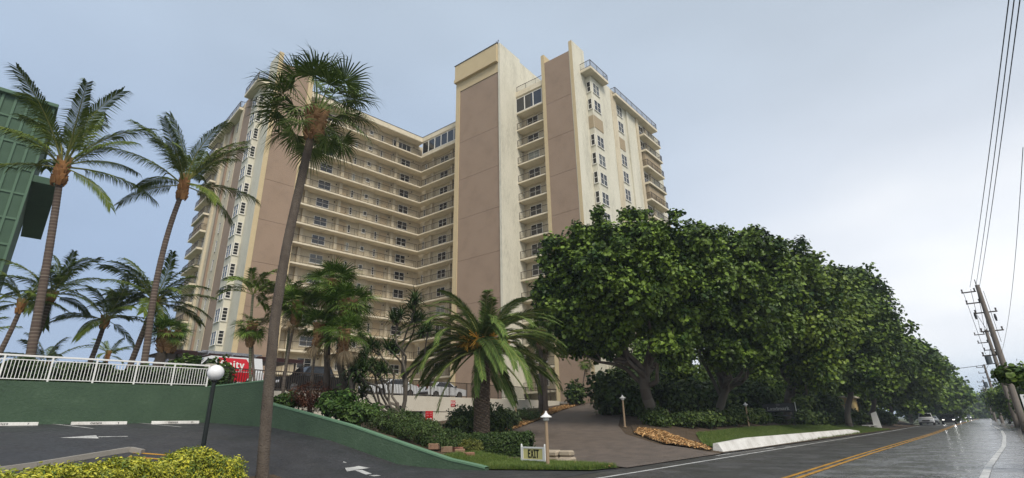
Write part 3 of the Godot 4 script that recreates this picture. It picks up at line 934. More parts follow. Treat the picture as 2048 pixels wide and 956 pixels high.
# a fan frond (cabbage and thatch palms): stalk, then segments spread around its tip
func fan(stalk: float, R: float, el: float, n: int, spread: float, g0: Color, g1: Color, sd: int, droop := 0.6) -> ArrayMesh:
	var r := RandomNumberGenerator.new()
	r.seed = sd
	var m := MB.new()
	var a0 := deg_to_rad(el)
	var pts := []
	var p := Vector3.ZERO
	for i in 7:
		var a := a0 - deg_to_rad(28.0) * pow(i / 6.0, 1.6)
		pts.append(p)
		p += Vector3(cos(a), sin(a), 0) * stalk / 6.0
	m.tube(pts, [0.022, 0.02, 0.018, 0.016, 0.014, 0.012, 0.010], 4, false, [g1, g1, g1, g1, g1, g1, g1])
	var tip: Vector3 = pts[-1]
	var t: Vector3 = (pts[-1] - pts[-2]).normalized()
	var side := Vector3(0, 0, 1)
	var up := side.cross(t).normalized()
	for i in n:
		var u := (i + 0.5) / n * 2.0 - 1.0
		var an := deg_to_rad(spread) * u
		var d := (t * cos(an) + side * sin(an) + up * (0.22 * absf(u) - 0.05 + r.randf_range(-0.10, 0.10))).normalized()
		var le := R * (1.0 - 0.28 * absf(u)) * r.randf_range(0.86, 1.08)
		var o := tip - t * 0.12 * (1.0 - absf(u))
		var p1 := o + d * le * 0.42
		var d2 := (d + Vector3(0, -droop * 0.35, 0)).normalized()
		var p2 := p1 + d2 * le * 0.3
		var d3 := (d2 + Vector3(0, -droop * r.randf_range(0.5, 1.5), 0)).normalized()
		var p3 := p2 + d3 * le * 0.3
		var w := d.cross(up).normalized() * (R * deg_to_rad(spread) / n * 0.34)
		m.col = g0.lerp(g1, r.randf())
		m.tri(o, p1 - w, p1 + w)
		m.quad(p1 - w, p2 - w * 0.55, p2 + w * 0.55, p1 + w)
		m.tri(p2 - w * 0.55, p3, p2 + w * 0.55)
	return m.mesh()

var frond_sets := {}

func fronds(kind: String) -> Array:          # list of [elevation, [meshes]]
	if frond_sets.has(kind): return frond_sets[kind]
	var out := []
	var sd := kind.hash() % 1000
	match kind:
		"coconut":
			for el in [82, 62, 42, 22, 2, -22, -45]:
				var v := []
				for k in 2: v.append(pinnate(4.3, el, 50 if el > 0 else 40, 74, 1.0, 0.042, 0.06, 1.0, Color(0.045, 0.075, 0.012), Color(0.15, 0.19, 0.036), sd + el + k * 31))
				out.append([el, v])
		"young_coconut":
			for el in [80, 55, 30, 8, -20]:
				var v := []
				for k in 2: v.append(pinnate(2.9, el, 55, 44, 0.68, 0.05, 0.12, 0.75, Color(0.045, 0.078, 0.012), Color(0.145, 0.185, 0.036), sd + el + k * 31))
				out.append([el, v])
		"date":
			for el in [80, 62, 45, 28, 10, -10, -30, -50]:
				var v := []
				for k in 2: v.append(pinnate(5.4, el, 88 if el > 5 else 42, 104, 0.64, 0.038, 0.20, 0.3, Color(0.042, 0.08, 0.018), Color(0.15, 0.21, 0.055), sd + el + k * 31, 0.12, 0.75))
				out.append([el, v])
		"areca":
			for el in [76, 55, 35, 12, -12]:
				var v := []
				for k in 2: v.append(pinnate(1.9, el, 80, 30, 0.52, 0.045, 0.35, 0.5, Color(0.045, 0.09, 0.014), Color(0.15, 0.21, 0.04), sd + el + k * 31))
				out.append([el, v])
		"sabal":
			for el in [85, 62, 40, 18, -6, -30, -55]:
				var v := []
				for k in 2: v.append(fan(1.45, 1.30, el, 30, 112, Color(0.05, 0.085, 0.022), Color(0.15, 0.20, 0.06), sd + el + k * 31, 0.75))
				out.append([el, v])
		"thatch":
			for el in [80, 55, 32, 10, -15, -40]:
				var v := []
				for k in 2: v.append(fan(0.75, 0.95, el, 28, 125, Color(0.045, 0.095, 0.016), Color(0.16, 0.235, 0.05), sd + el + k * 31, 0.5))
				out.append([el, v])
		"dead":
			for el in [-55, -72]:
				var v := []
				for k in 2: v.append(fan(0.7, 0.8, el, 18, 70, Color(0.20, 0.15, 0.09), Color(0.36, 0.28, 0.18), sd + el + k * 31, 1.2))
				out.append([el, v])
	frond_sets[kind] = out
	return out

# plan: [elevation index, how many, scale]
func crown_of_fronds(parent: Node3D, kind: String, at: Vector3, plan: Array, called := "frond", lean := Vector3.UP) -> void:
	var set_: Array = fronds(kind)
	var az := rng.randf() * TAU
	for q in plan:
		var e: Array = set_[q[0]]
		for i in q[1]:
			az += 2.39996 + rng.randf_range(-0.25, 0.25)
			var s: float = q[2] * rng.randf_range(0.9, 1.08)
			var ba := Basis(Vector3.UP, az) * Basis(Vector3(0, 0, 1), deg_to_rad(rng.randf_range(-7, 7))) * Basis(Vector3.RIGHT, deg_to_rad(rng.randf_range(-22, 22)))
			if lean != Vector3.UP: ba = Basis(Quaternion(Vector3.UP, lean.normalized())) * ba
			obj(called, e[1][i % 2], M.palm_leaf, parent, Transform3D(ba.scaled(Vector3(s, s, s)), at + ba * Vector3(0.05, 0, 0) + Vector3(0, rng.randf_range(-0.12, 0.12), 0)))

func spline(pts: Array, n: int) -> Array:
	var c := Curve3D.new()
	for i in pts.size():
		var t: Vector3 = (pts[mini(i + 1, pts.size() - 1)] - pts[maxi(i - 1, 0)]) * 0.25
		c.add_point(pts[i], -t, t)
	var out := []
	for i in n: out.append(c.sample_baked(c.get_baked_length() * i / (n - 1.0)))
	return out

# trunk through the given points (relative to the palm's base), ringed with leaf scars
func ringed_trunk(pts: Array, r0: float, r1: float, ring: float, ca: Color, cb: Color, flare := 1.35, rough := 0.05, mottled := false) -> MB:
	var m := MB.new()
	var length := 0.0
	for i in pts.size() - 1: length += pts[i].distance_to(pts[i + 1])
	var n := int(length / ring) * 3
	var sp := spline(pts, n)
	var rad := []
	var cl := []
	for i in n:
		var s := float(i) / n
		var r := lerpf(r0, r1, s) * (1.0 + (flare - 1.0) * exp(-s * length / 0.35))
		rad.append(r * (1.0 + (rough if i % 3 == 0 else (-rough * 0.3 if i % 3 == 1 else 0.0)) + rng.randf_range(-0.03, 0.03)))
		if mottled: cl.append(cb.lerp(ca, rng.randf() * rng.randf()))
		else: cl.append((ca if i % 3 == 0 else cb).lerp(cb, rng.randf() * 0.5) * rng.randf_range(0.82, 1.12))
	m.tube(sp, rad, 12, true, cl)
	return m

# old leaf bases clinging round a trunk
func boots(at: Vector3, r0: float, r1: float, h: float, n: int, size: float, ca: Color, cb: Color, out := 0.6) -> MB:
	var m := MB.new()
	for i in n:
		var s := (i + 0.5) / n
		var az := i * 2.39996
		var d := Vector3(cos(az), 0, sin(az))
		var r := lerpf(r0, r1, s)
		var p := at + d * r * 0.95 + Vector3(0, s * h, 0)
		var up := (Vector3.UP + d * out * rng.randf_range(0.6, 1.4)).normalized()
		var side := up.cross(d).normalized()
		var w := size * rng.randf_range(0.8, 1.2)
		m.col = ca.lerp(cb, rng.randf())
		m.box(p + up * w * 0.5, Vector3(w * 0.75, w * 1.3, w * 0.28), Basis(side, up, side.cross(up)), w * 0.08)
	return m

func coconut_palm(label: String, base: Vector3, mids: Array, kind: String, plan: Array, r0 := 0.19, group := "") -> Node3D:
	var t := thing("coconut_palm", label, "palm", base, 0.0, group)
	var pts := [Vector3(0, -0.3, 0)]
	for p in mids: pts.append(p - base)
	var top: Vector3 = pts[-1]
	obj("trunk", ringed_trunk(pts, r0, r0 * 0.72, 0.16, Color(0.20, 0.165, 0.135), Color(0.105, 0.075, 0.06)), M.bark_v, t)
	var big := kind == "coconut"
	obj("leaf_bases", boots(top + Vector3(0, -0.75 if big else -0.3, 0), r0 * 1.35, r0 * 0.9, 1.1 if big else 0.5, 46 if big else 20, 0.26 if big else 0.17, Color(0.22, 0.10, 0.035), Color(0.42, 0.21, 0.08), 0.35), M.bark_v, t)
	var sh := MB.new()
	for k in 7:
		var d := Vector3(cos(k * 0.9), 0, sin(k * 0.9))
		sh.col = Color(0.28, 0.15, 0.05).lerp(Color(0.22, 0.20, 0.07), rng.randf())
		sh.bar(top + d * r0 * 0.5 + Vector3(0, -0.2, 0), top + d * r0 * 1.5 + Vector3(0, 0.85 if big else 0.5, 0), 0.12, 0.05)
	obj("leaf_sheaths", sh, M.bark_v, t)
	crown_of_fronds(t, kind, top + Vector3(0, 0.25, 0), plan)
	return t

func fan_palm(called: String, label: String, base: Vector3, mids: Array, kind: String, plan: Array, r0: float, dead := 0, ca := Color(0.21, 0.18, 0.15), cb := Color(0.13, 0.105, 0.085), bulge := true, scale := 1.0, group := "") -> Node3D:
	var t := thing(called, label, "palm", base, 0.0, group)
	var pts := [Vector3(0, -0.3, 0)]
	for p in mids: pts.append(p - base)
	var top: Vector3 = pts[-1]
	obj("trunk", ringed_trunk(pts, r0, r0 * 0.82, 0.11, ca, cb, 1.25, 0.02, true), M.bark if r0 > 0.1 else M.bark_v, t)
	if bulge:
		obj("leaf_bases", boots(top + Vector3(0, -0.95, 0), r0 * 1.2, r0 * 1.75, 1.15, 110, 0.21, Color(0.20, 0.10, 0.045), Color(0.40, 0.24, 0.12), 0.7), M.bark_v, t)
	crown_of_fronds(t, kind, top + Vector3(0, 0.12, 0), plan)
	if dead > 0: crown_of_fronds(t, "dead", top + Vector3(0, -0.15, 0), [[0, dead / 2, scale], [1, dead - dead / 2, scale]], "dead_frond")
	return t

func date_palm() -> void:
	var base := on_land(-20.4, -22.2)
	var t := thing("date_palm", "stout date palm with arching fronds and orange fruit stalks behind clipped hedge", "palm", base)
	var m := MB.new()
	m.col = Color(0.10, 0.075, 0.055)
	m.tube([Vector3(0, -0.3, 0), Vector3(0.02, 1.5, 0), Vector3(0.05, 3.2, 0), Vector3(0.1, 4.95, 0)], [0.44, 0.42, 0.40, 0.48], 16)
	obj("trunk", m, M.bark_v, t)
	var b := MB.new()
	for i in 520:
		var s := (i + 0.5) / 520.0
		var az := i * 2.39996
		var d := Vector3(cos(az), 0, sin(az))
		var y := s * 4.85
		var up := (Vector3.UP * 0.75 + d * 0.9).normalized()
		var side := Vector3.UP.cross(d).normalized()
		b.col = Color(0.115, 0.085, 0.06).lerp(Color(0.24, 0.18, 0.125), rng.randf())
		b.box(Vector3(0.03 * s * 3.0, y, 0) + d * (0.41 + 0.05 * maxf(0, s - 0.7) / 0.3), Vector3(0.15, 0.10, 0.055), Basis(side, up, side.cross(up)), 0.015)
	obj("leaf_bases", b, M.bark_v, t)
	var top := Vector3(0.1, 5.1, 0)
	crown_of_fronds(t, "date", top, [[0, 7, 0.85], [1, 10, 0.95], [2, 12, 1.0], [3, 14, 1.03], [4, 15, 1.0], [5, 12, 0.92], [6, 8, 0.8]])
	for k in 9:
		var az := TAU * k / 9.0 + 0.4
		var d := Vector3(cos(az), 0, sin(az))
		var f := MB.new()
		f.col = Color(0.62, 0.30, 0.03)
		var p := top + d * 0.3
		f.tube([p, p + d * 0.4 + Vector3(0, 0.35, 0), p + d * 0.75 + Vector3(0, 0.4, 0)], [0.03, 0.025, 0.02], 4, false)
		var q := p + d * 0.7 + Vector3(0, 0.4, 0)
		for i in 46:
			f.col = Color(0.70, 0.32, 0.03).lerp(Color(0.55, 0.38, 0.06), rng.randf())
			var e := (d * rng.randf_range(0.1, 0.9) + Vector3(rng.randf_range(-0.5, 0.5), rng.randf_range(-1.0, 0.35), rng.randf_range(-0.5, 0.5))).normalized()
			f.bar(q, q + e * rng.randf_range(0.35, 0.75), 0.022)
		obj("fruit_stalk", f, M.vcol, t)

# ---------------------------------------------------------------- broad-leaved trees, hedges, shrubs
func leaf_clump(n: int, size: float, spread: float, sd: int, round_ := true) -> ArrayMesh:
	var r := RandomNumberGenerator.new()
	r.seed = sd
	var m := MB.new()
	for i in n:
		var o := Vector3(r.randf_range(-1, 1), r.randf_range(-0.6, 0.6), r.randf_range(-1, 1)) * spread
		var ba := Basis(Vector3.UP, r.randf() * TAU) * Basis(Vector3.RIGHT, r.randf_range(-0.9, 0.9)) * Basis(Vector3(0, 0, 1), r.randf_range(-0.7, 0.7))
		var s := size * r.randf_range(0.75, 1.2)
		var k := r.randf_range(0.78, 1.18)
		m.col = Color(k, k * r.randf_range(0.96, 1.05), k * r.randf_range(0.85, 1.1))
		var w := 0.95 if round_ else 0.5
		var q := []
		for p in [[-1, 0, 0], [-0.45, 0.85, 0.12], [0.45, 0.8, 0.12], [1, 0, -0.1], [0.45, -0.8, 0.12], [-0.45, -0.85, 0.12]]:
			q.append(o + ba * Vector3(p[0] * s, p[2] * s, p[1] * s * w))
		m.quad(q[0], q[1], q[2], q[3])
		m.quad(q[0], q[3], q[4], q[5])
	return m.mesh()

# fills lobes ([x, y, z, r] relative) with clumps; more towards the skin
func sub_lobes(lobes: Array, k: int, share: float) -> Array:      # breaks smooth lobes into clumps with gaps between them
	var out := []
	for l in lobes:
		var R: float = l[3]
		for i in k:
			var y := 1.0 - 2.0 * (i + 0.5) / k
			var az: float = i * 2.39996 + l[0] * 5.0
			var w := sqrt(maxf(0.0, 1.0 - y * y))
			var q := R * rng.randf_range(0.52, 0.78)
			out.append([l[0] + cos(az) * w * q, l[1] + y * q * 0.85, l[2] + sin(az) * w * q, R * share * rng.randf_range(0.75, 1.2)])
		for i in k:
			var dd := Vector3(rng.randfn(), rng.randfn() * 0.8 + 0.2, rng.randfn()).normalized()
			var q := R * rng.randf_range(0.95, 1.22)
			out.append([l[0] + dd.x * q, l[1] + dd.y * q * 0.85, l[2] + dd.z * q, R * rng.randf_range(0.10, 0.2)])
	return out

func fill_crown(called: String, parent: Node, lobes: Array, per_m2: float, clump: ArrayMesh, mat: Material, g0: Color, g1: Color, flat := 0.85, smin := 0.8, smax := 1.3, floor_y := -1e9, inner := 0.22) -> MultiMeshInstance3D:
	var xs := []
	var cs := []
	for l in lobes:
		var R: float = l[3]
		var c := Vector3(l[0], l[1], l[2])
		var n := int(per_m2 * R * R * 12.5)
		for i in n:
			var d := Vector3(rng.randfn(), rng.randfn(), rng.randfn()).normalized()
			var k := rng.randf()
			var rr := R * (rng.randf_range(0.80, 1.06) if k > inner * 0.6 else rng.randf_range(0.35, 0.8))
			rr *= 1.0 + 0.16 * sin(d.x * 7.0 + l[0]) * sin(d.y * 6.0 + l[1] * 2.0) + 0.10 * sin(d.z * 13.0 + l[2])
			var p := c + Vector3(d.x * rr, d.y * rr * flat, d.z * rr)
			if p.y < floor_y: continue
			var up := (d + Vector3(0, 0.7, 0) + Vector3(rng.randfn(), rng.randfn(), rng.randfn()) * 0.35).normalized()
			var x := up.cross(Vector3(rng.randfn(), rng.randfn(), rng.randfn())).normalized()
			var s := rng.randf_range(smin, smax)
			xs.append(Transform3D(Basis(x, up, x.cross(up)).scaled(Vector3(s, s, s)), p))
			var tone := pow(rng.randf(), 1.25) + 0.12 * sin(l[0] * 3.0 + l[2])
			cs.append(g0.lerp(g1, clampf(tone, 0, 1)) * (1.4 if rng.randf() < 0.07 else 1.0))
	var o := scatter(called, clump, mat, parent, xs, cs)
	o.set_meta("kind", "stuff")
	return o

func limb(m: MB, a: Vector3, b: Vector3, r0: float, r1: float, wob: float, n := 7) -> Array:
	var pts := []
	var rad := []
	var cl := []
	var d := b - a
	var s1 := d.cross(Vector3(0.3, 1, 0.2)).normalized()
	var s2 := d.cross(s1).normalized()
	var f1 := rng.randf() * 6.0
	for i in n:
		var s := float(i) / (n - 1)
		var w := sin(PI * s) * wob * d.length()
		pts.append(a + d * s + s1 * w * sin(s * 4.0 + f1) + s2 * w * cos(s * 5.0 + f1) - Vector3(0, sin(PI * s) * d.length() * 0.06, 0))
		rad.append(lerpf(r0, r1, pow(s, 0.8)) * rng.randf_range(0.92, 1.08))
		cl.append(Color(0.095, 0.08, 0.066).lerp(Color(0.165, 0.145, 0.12), rng.randf()))  # bark tone lowered: shade under the canopies is put into the colour
	m.tube(pts, rad, 7, true, cl)
	return pts

func broad_tree(called: String, label: String, base: Vector3, fork: Vector3, r0: float, lobes: Array, per_m2: float, clump: ArrayMesh, g0: Color, g1: Color, group := "", smin := 0.8, smax := 1.3) -> Node3D:
	var t := thing(called, label, "tree", base, 0.0, group)
	var m := MB.new()
	var f := fork - base
	limb(m, Vector3(0, -0.4, 0), f, r0 * 1.15, r0 * 0.75, 0.05, 8)
	var rel := []
	for l in lobes:
		var c := Vector3(l[0], l[1], l[2]) - base
		rel.append([c.x, c.y, c.z, l[3]])
		var e: Vector3 = c - (c - f).normalized() * l[3] * 0.1
		var st := f.lerp(Vector3.ZERO, rng.randf() * 0.35)
		var pts := limb(m, st, e, r0 * 0.5, r0 * 0.12, 0.10)
		for k in 3:
			var d := Vector3(rng.randfn(), absf(rng.randfn()) * 0.6, rng.randfn()).normalized()
			limb(m, pts[3 + k], pts[3 + k] + d * l[3] * 0.95, r0 * 0.17, r0 * 0.04, 0.12, 5)
	obj("trunk", m, M.bark_v, t)
	fill_crown("crown", t, sub_lobes(rel, 12, 0.38), per_m2, clump, M.leaf, g0, g1, 0.8, smin, smax)
	return t

# a clipped or loose hedge: leaf clumps through the volume swept along a line
func hedge(called: String, label: String, line: Array, width: float, high: float, n: int, clump: ArrayMesh, mat: Material, g0: Color, g1: Color, loose := 0.12, at_y = null, group := "") -> void:
	var o: Vector3 = line[0]
	var t := thing(called, label, "hedge", o, 0.0, group)
	var xs := []
	var cs := []
	var length := 0.0
	for i in line.size() - 1: length += line[i].distance_to(line[i + 1])
	for i in n:
		var s := rng.randf() * length
		var k := 0
		while s > line[k].distance_to(line[k + 1]) and k < line.size() - 2:
			s -= line[k].distance_to(line[k + 1])
			k += 1
		var a: Vector3 = line[k]
		var b: Vector3 = line[k + 1]
		var d := (b - a).normalized()
		var sd := d.cross(Vector3.UP).normalized()
		var an := rng.randf_range(-0.15, PI + 0.15)
		var px := cos(an)
		var py := sin(an)
		var e := 1.0 / pow(pow(absf(px), 4.0) + pow(absf(py), 4.0), 0.25) * rng.randf_range(0.80, 1.0 + loose)
		var p := a + d * s
		var bump := 1.0 + loose * sin(p.x * 2.3 + p.z * 3.1) + loose * 0.6 * sin(p.x * 5.9 - p.z * 4.3)
		p += sd * px * e * width * 0.5
		p.y += maxf(0.03, py * e * high * bump)
		var up := (sd * px + Vector3(0, py + 0.35, 0) + Vector3(rng.randfn(), rng.randfn(), rng.randfn()) * 0.4).normalized()
		var x := up.cross(Vector3(rng.randfn(), rng.randfn(), rng.randfn())).normalized()
		var sc := rng.randf_range(0.75, 1.25)
		xs.append(Transform3D(Basis(x, up, x.cross(up)).scaled(Vector3(sc, sc, sc)), p - o))
		cs.append(g0.lerp(g1, rng.randf()))
	scatter("foliage", clump, mat, t, xs, cs).set_meta("kind", "stuff")
	var st := MB.new()
	st.col = Color(0.10, 0.08, 0.05)
	for i in int(length / 0.6) + 1:
		var f := i * 0.6
		var k := 0
		while f > line[k].distance_to(line[k + 1]) and k < line.size() - 2:
			f -= line[k].distance_to(line[k + 1])
			k += 1
		var p: Vector3 = line[k].move_toward(line[k + 1], f) - o
		for j in 3: st.bar(p + Vector3(0, -0.1, 0), p + Vector3(rng.randf_range(-0.3, 0.3) * width, high * 0.75, rng.randf_range(-0.3, 0.3) * width), 0.03)
	obj("stems", st, M.vcol, t)

func shrub(called: String, label: String, base: Vector3, r: float, high: float, n: float, clump: ArrayMesh, g0: Color, g1: Color, mat: Material = null, group := "") -> void:
	var t := thing(called, label, "shrub", base, 0.0, group)
	var lobes := [[0, high * 0.55, 0, r * 0.8]]
	for k in 5:
		var a := k * 1.257 + base.x
		lobes.append([cos(a) * r * 0.55, high * rng.randf_range(0.3, 0.7), sin(a) * r * 0.55, r * rng.randf_range(0.4, 0.6)])
	fill_crown("foliage", t, lobes, n, clump, M.leaf if mat == null else mat, g0, g1, high / r * 0.6, 0.75, 1.25, 0.02, 0.35)
	var st := MB.new()
	st.col = Color(0.12, 0.095, 0.07)
	for j in 7: st.bar(Vector3(0, -0.15, 0), Vector3(rng.randf_range(-0.6, 0.6) * r, high * 0.7, rng.randf_range(-0.6, 0.6) * r), 0.035)
	obj("stems", st, M.vcol, t)

# screw pine: bare forking limbs that end in rosettes of strap leaves
func screw_pine(label: String, base: Vector3, tips: Array, fork: Vector3, r0: float) -> void:
	var t := thing("screw_pine", label, "tree", base)
	var m := MB.new()
	limb(m, Vector3(0, -0.3, 0), fork - base, r0, r0 * 0.8, 0.05)
	var leaf := MB.new()
	var r := RandomNumberGenerator.new()
	r.seed = 9
	for i in 44:
		var s := i / 44.0
		var az := i * 2.39996
		var d := Vector3(cos(az), 0, sin(az))
		var el := lerpf(1.35, -0.2, s)
		var e := d * cos(el) + Vector3(0, sin(el), 0)
		var side := d.cross(Vector3.UP) * 0.028
		var p1 := e * 0.5 + Vector3(0, -0.02, 0)
		var p2 := p1 + (e + Vector3(0, -0.7, 0)).normalized() * 0.45
		leaf.col = Color(0.03, 0.06, 0.02).lerp(Color(0.09, 0.13, 0.045), r.randf())
		leaf.quad(-side, p1 - side, p1 + side, side)
		leaf.tri(p1 - side, p2, p1 + side)
	var lm := leaf.mesh()
	for q in tips:
		var e: Vector3 = q - base
		limb(m, (fork - base).lerp(Vector3.ZERO, rng.randf() * 0.25), e, r0 * 0.55, r0 * 0.3, 0.12)
		for k in 3:
			var o := e + Vector3(rng.randf_range(-0.5, 0.5), rng.randf_range(-0.3, 0.4), rng.randf_range(-0.5, 0.5)) * (0.0 if k == 0 else 1.0)
			if k > 0: limb(m, e.lerp(fork - base, 0.12), o, r0 * 0.28, r0 * 0.2, 0.1, 4)
			var ba := Basis(Vector3.UP, rng.randf() * TAU) * Basis(Vector3.RIGHT, rng.randf_range(-0.4, 0.4))
			obj("leaf_rosette", lm, M.palm_leaf, t, Transform3D(ba.scaled(Vector3.ONE * rng.randf_range(0.8, 1.15)), o))
	obj("trunk", m, M.bark_v, t)

# ---------------------------------------------------------------- walls, fences, lot furniture
func on_wall(d: float, along: float, y: float) -> Vector3:          # d metres from the road, along the left-wing direction
	return -NL * d + UL * along + Vector3(0, y, 0)

func green_wall() -> void:
	var t := thing("green_retaining_wall", "green stucco retaining wall round the sloping parking lot", "wall", Vector3(-27.6, 1.8, -10.6))
	var inv := t.transform.affine_inverse()
	var m := MB.new()
	m.box(on_wall(28.65, -4.0, 2.35), Vector3(0.3, 2.16, 23.4), Basis(NL, Vector3.UP, -UL))
	obj("wall_section", m, M.green_wall, t, inv)
	var r := MB.new()
	var cap := MB.new()
	var st := [[-27.75, 3.43], [-23.45, 3.52], [-23.4, 2.56], [-23.0, 2.46], [-20.2, 1.88], [-18.55, 1.52], [-16.1, 0.88], [-14.0, 0.34], [-12.9, 0.16], [-12.6, 0.10]]
	var dz := Vector3(-0.213, 0, -0.977) * 0.26
	for i in st.size() - 1:
		var a := Vector3(st[i][0], 0, ramp_z(st[i][0]))
		var b := Vector3(st[i + 1][0], 0, ramp_z(st[i + 1][0]))
		var ya: float = st[i][1]
		var yb: float = st[i + 1][1]
		var la := lot_h(-a.dot(NL)) - 0.4
		var lb := lot_h(-b.dot(NL)) - 0.4
		var U := Vector3.UP
		r.quad(a + U * la, a + U * ya, b + U * yb, b + U * lb)
		r.quad(b + dz + U * lb, b + dz + U * yb, a + dz + U * ya, a + dz + U * la)
		var h := U * 0.03
		if absf(a.x - b.x) > 0.1:
			var o := -dz * 0.08
			cap.quad(a + U * ya + h + o, a + dz + U * ya + h - o, b + dz + U * yb + h - o, b + U * yb + h + o)
			cap.quad(a + U * ya - h + o, a + U * ya + h + o, b + U * yb + h + o, b + U * yb - h + o)
			cap.quad(b + dz + U * yb - h - o, b + dz + U * yb + h - o, a + dz + U * ya + h - o, a + dz + U * ya - h - o)
	var e := Vector3(-12.6, 0, ramp_z(-12.6))
	r.quad(e + Vector3(0, -0.4, 0), e + Vector3(0, 0.1, 0), e + dz + Vector3(0, 0.1, 0), e + dz + Vector3(0, -0.4, 0))
	obj("ramp_section", r, M.green_wall, t, inv)
	obj("coping", cap, M.green_cap, t, inv)

func picket_fence() -> void:
	var t := thing("white_railing", "white metal picket railing along top of green wall", "railing", on_wall(28.6, 7.3, 3.43))
	t.rotation.y = deg_to_rad(83.4)                                  # local x runs along UL
	var rail := MB.new()
	for q in [[0.98, 0.07, 0.06], [0.82, 0.035, 0.035], [0.08, 0.035, 0.035]]:
		var m := MB.new()
		m.box(Vector3(-8.7, q[0], 0), Vector3(17.4, q[1], q[2]), Basis.IDENTITY, 0.006)
		obj("rail", m, M.white, t)
	var post := MB.new()
	post.box(Vector3(0, 0.49, 0), Vector3(0.065, 0.98, 0.065), Basis.IDENTITY, 0.006)
	var pm := post.mesh()
	var picket := MB.new()
	picket.box(Vector3(0, 0.45, 0), Vector3(0.022, 0.74, 0.022))
	var km := picket.mesh()
	for i in 13:
		obj("post", pm, M.white, t, T(-0.02 - i * 1.45, 0, 0))
		if i == 12: break
		for k in range(1, 13): obj("picket", km, M.white, t, T(-0.02 - i * 1.45 - k * 1.45 / 13.0, 0, 0))

func wheel_stop(along: float, text: String, label: String) -> void:
	var p := on_wall(27.7, along, 0)
	var t := thing("wheel_stop", label, "wheel stop", Vector3(p.x, lot_h(27.7) + 0.012, p.z), deg_to_rad(83.4), "wheel stops along the green wall")
	var m := MB.new()
	m.side_prism(V2([-0.09, 0, 0.09, 0, 0.06, 0.10, 0.045, 0.12, -0.045, 0.12, -0.06, 0.10]), -0.91, 0.91, Transform3D(Basis(Vector3(0, 0, -1), Vector3.UP, Vector3(1, 0, 0)), Vector3.ZERO))
	obj("block", m, M.white_wall, t)
	var parts := text.split(" ")
	obj("lettering", text_mesh(parts[0], 0.075, 0.004), M.black, t, Transform3D(Basis(Vector3.RIGHT, deg_to_rad(-17)), Vector3(-0.12, 0.055, 0.077)))
	obj("lettering", text_mesh(parts[1], 0.075, 0.004), M.black, t, Transform3D(Basis(Vector3.RIGHT, deg_to_rad(-17)), Vector3(0.62, 0.055, 0.077)))

func lot_things() -> void:
	green_wall()
	picket_fence()
	wheel_stop(0.6, "OWNER 7", "cream concrete wheel stop marked OWNER 7 against green wall")
	wheel_stop(3.4, "OWNER 1", "cream concrete wheel stop marked OWNER 1 against green wall")
	wheel_stop(6.1, "OWNER 11", "cream concrete wheel stop marked OWNER 11 near the wall corner")
	# kerb of the planted island
	var k := MB.new()
	var pts := [Vector2(-18.6, -1.2), Vector2(-19.15, -3.46), Vector2(-19.95, -5.75), Vector2(-19.6, -6.0)]
	for i in pts.size() - 1:
		var a := on_land(pts[i].x, pts[i].y)
		var b := on_land(pts[i + 1].x, pts[i + 1].y)
		k.bar(a + Vector3(0, 0.05, 0), b + Vector3(0, 0.05, 0), 0.16, 0.16)
	tag(obj("island_kerb", k, M.concrete), "pale concrete kerb edging the hedge island in the lot", "kerb")
	# lamp with a globe
	var t := thing("globe_lamp", "white globe lamp on dark green post in parking lot", "lamp", on_land(-18.96, -7.46))
	var m := MB.new()
	m.lathe(Vector3.ZERO, [[0.0, 0.06], [0.11, 0.06], [0.11, 0.0]], 16)
	m.lathe(Vector3.ZERO, [[0.0, 2.36], [0.10, 2.36], [0.10, 2.30], [0.062, 2.26], [0.07, 0.05]], 14)
	obj("post", m, M.post_green, t)
	var g := SphereMesh.new()
	g.radius = 0.255
	g.height = 0.51
	obj("globe", g, plain(Color(0.90, 0.90, 0.91), 0.3), t, T(0, 2.58, 0))

func path_lamp(label: String, at: Vector3, high := 1.8) -> void:
	var t := thing("path_lamp", label, "lamp", at, 0.0, "pagoda lamps along the driveway")
	var m := MB.new()
	m.lathe(Vector3.ZERO, [[0.0, high - 0.28], [0.055, high - 0.28], [0.065, 0.0]], 12)
	m.lathe(Vector3.ZERO, [[0.0, 0.03], [0.12, 0.03], [0.12, -0.02]], 10)
	obj("post", m, plain(Color(0.58, 0.50, 0.40), 0.7), t)
	var h := MB.new()
	h.lathe(Vector3(0, high - 0.3, 0), [[0.0, 0.3], [0.03, 0.3], [0.035, 0.25], [0.09, 0.18], [0.20, 0.11], [0.20, 0.085], [0.10, 0.085]], 14)
	obj("cap", h, M.white, t)
	var gl := MB.new()
	gl.lathe(Vector3(0, high - 0.3, 0), [[0.10, 0.09], [0.105, 0.0], [0.07, -0.03], [0.0, -0.03]], 14)
	obj("lens", gl, plain(Color(0.78, 0.78, 0.75), 0.3), t)

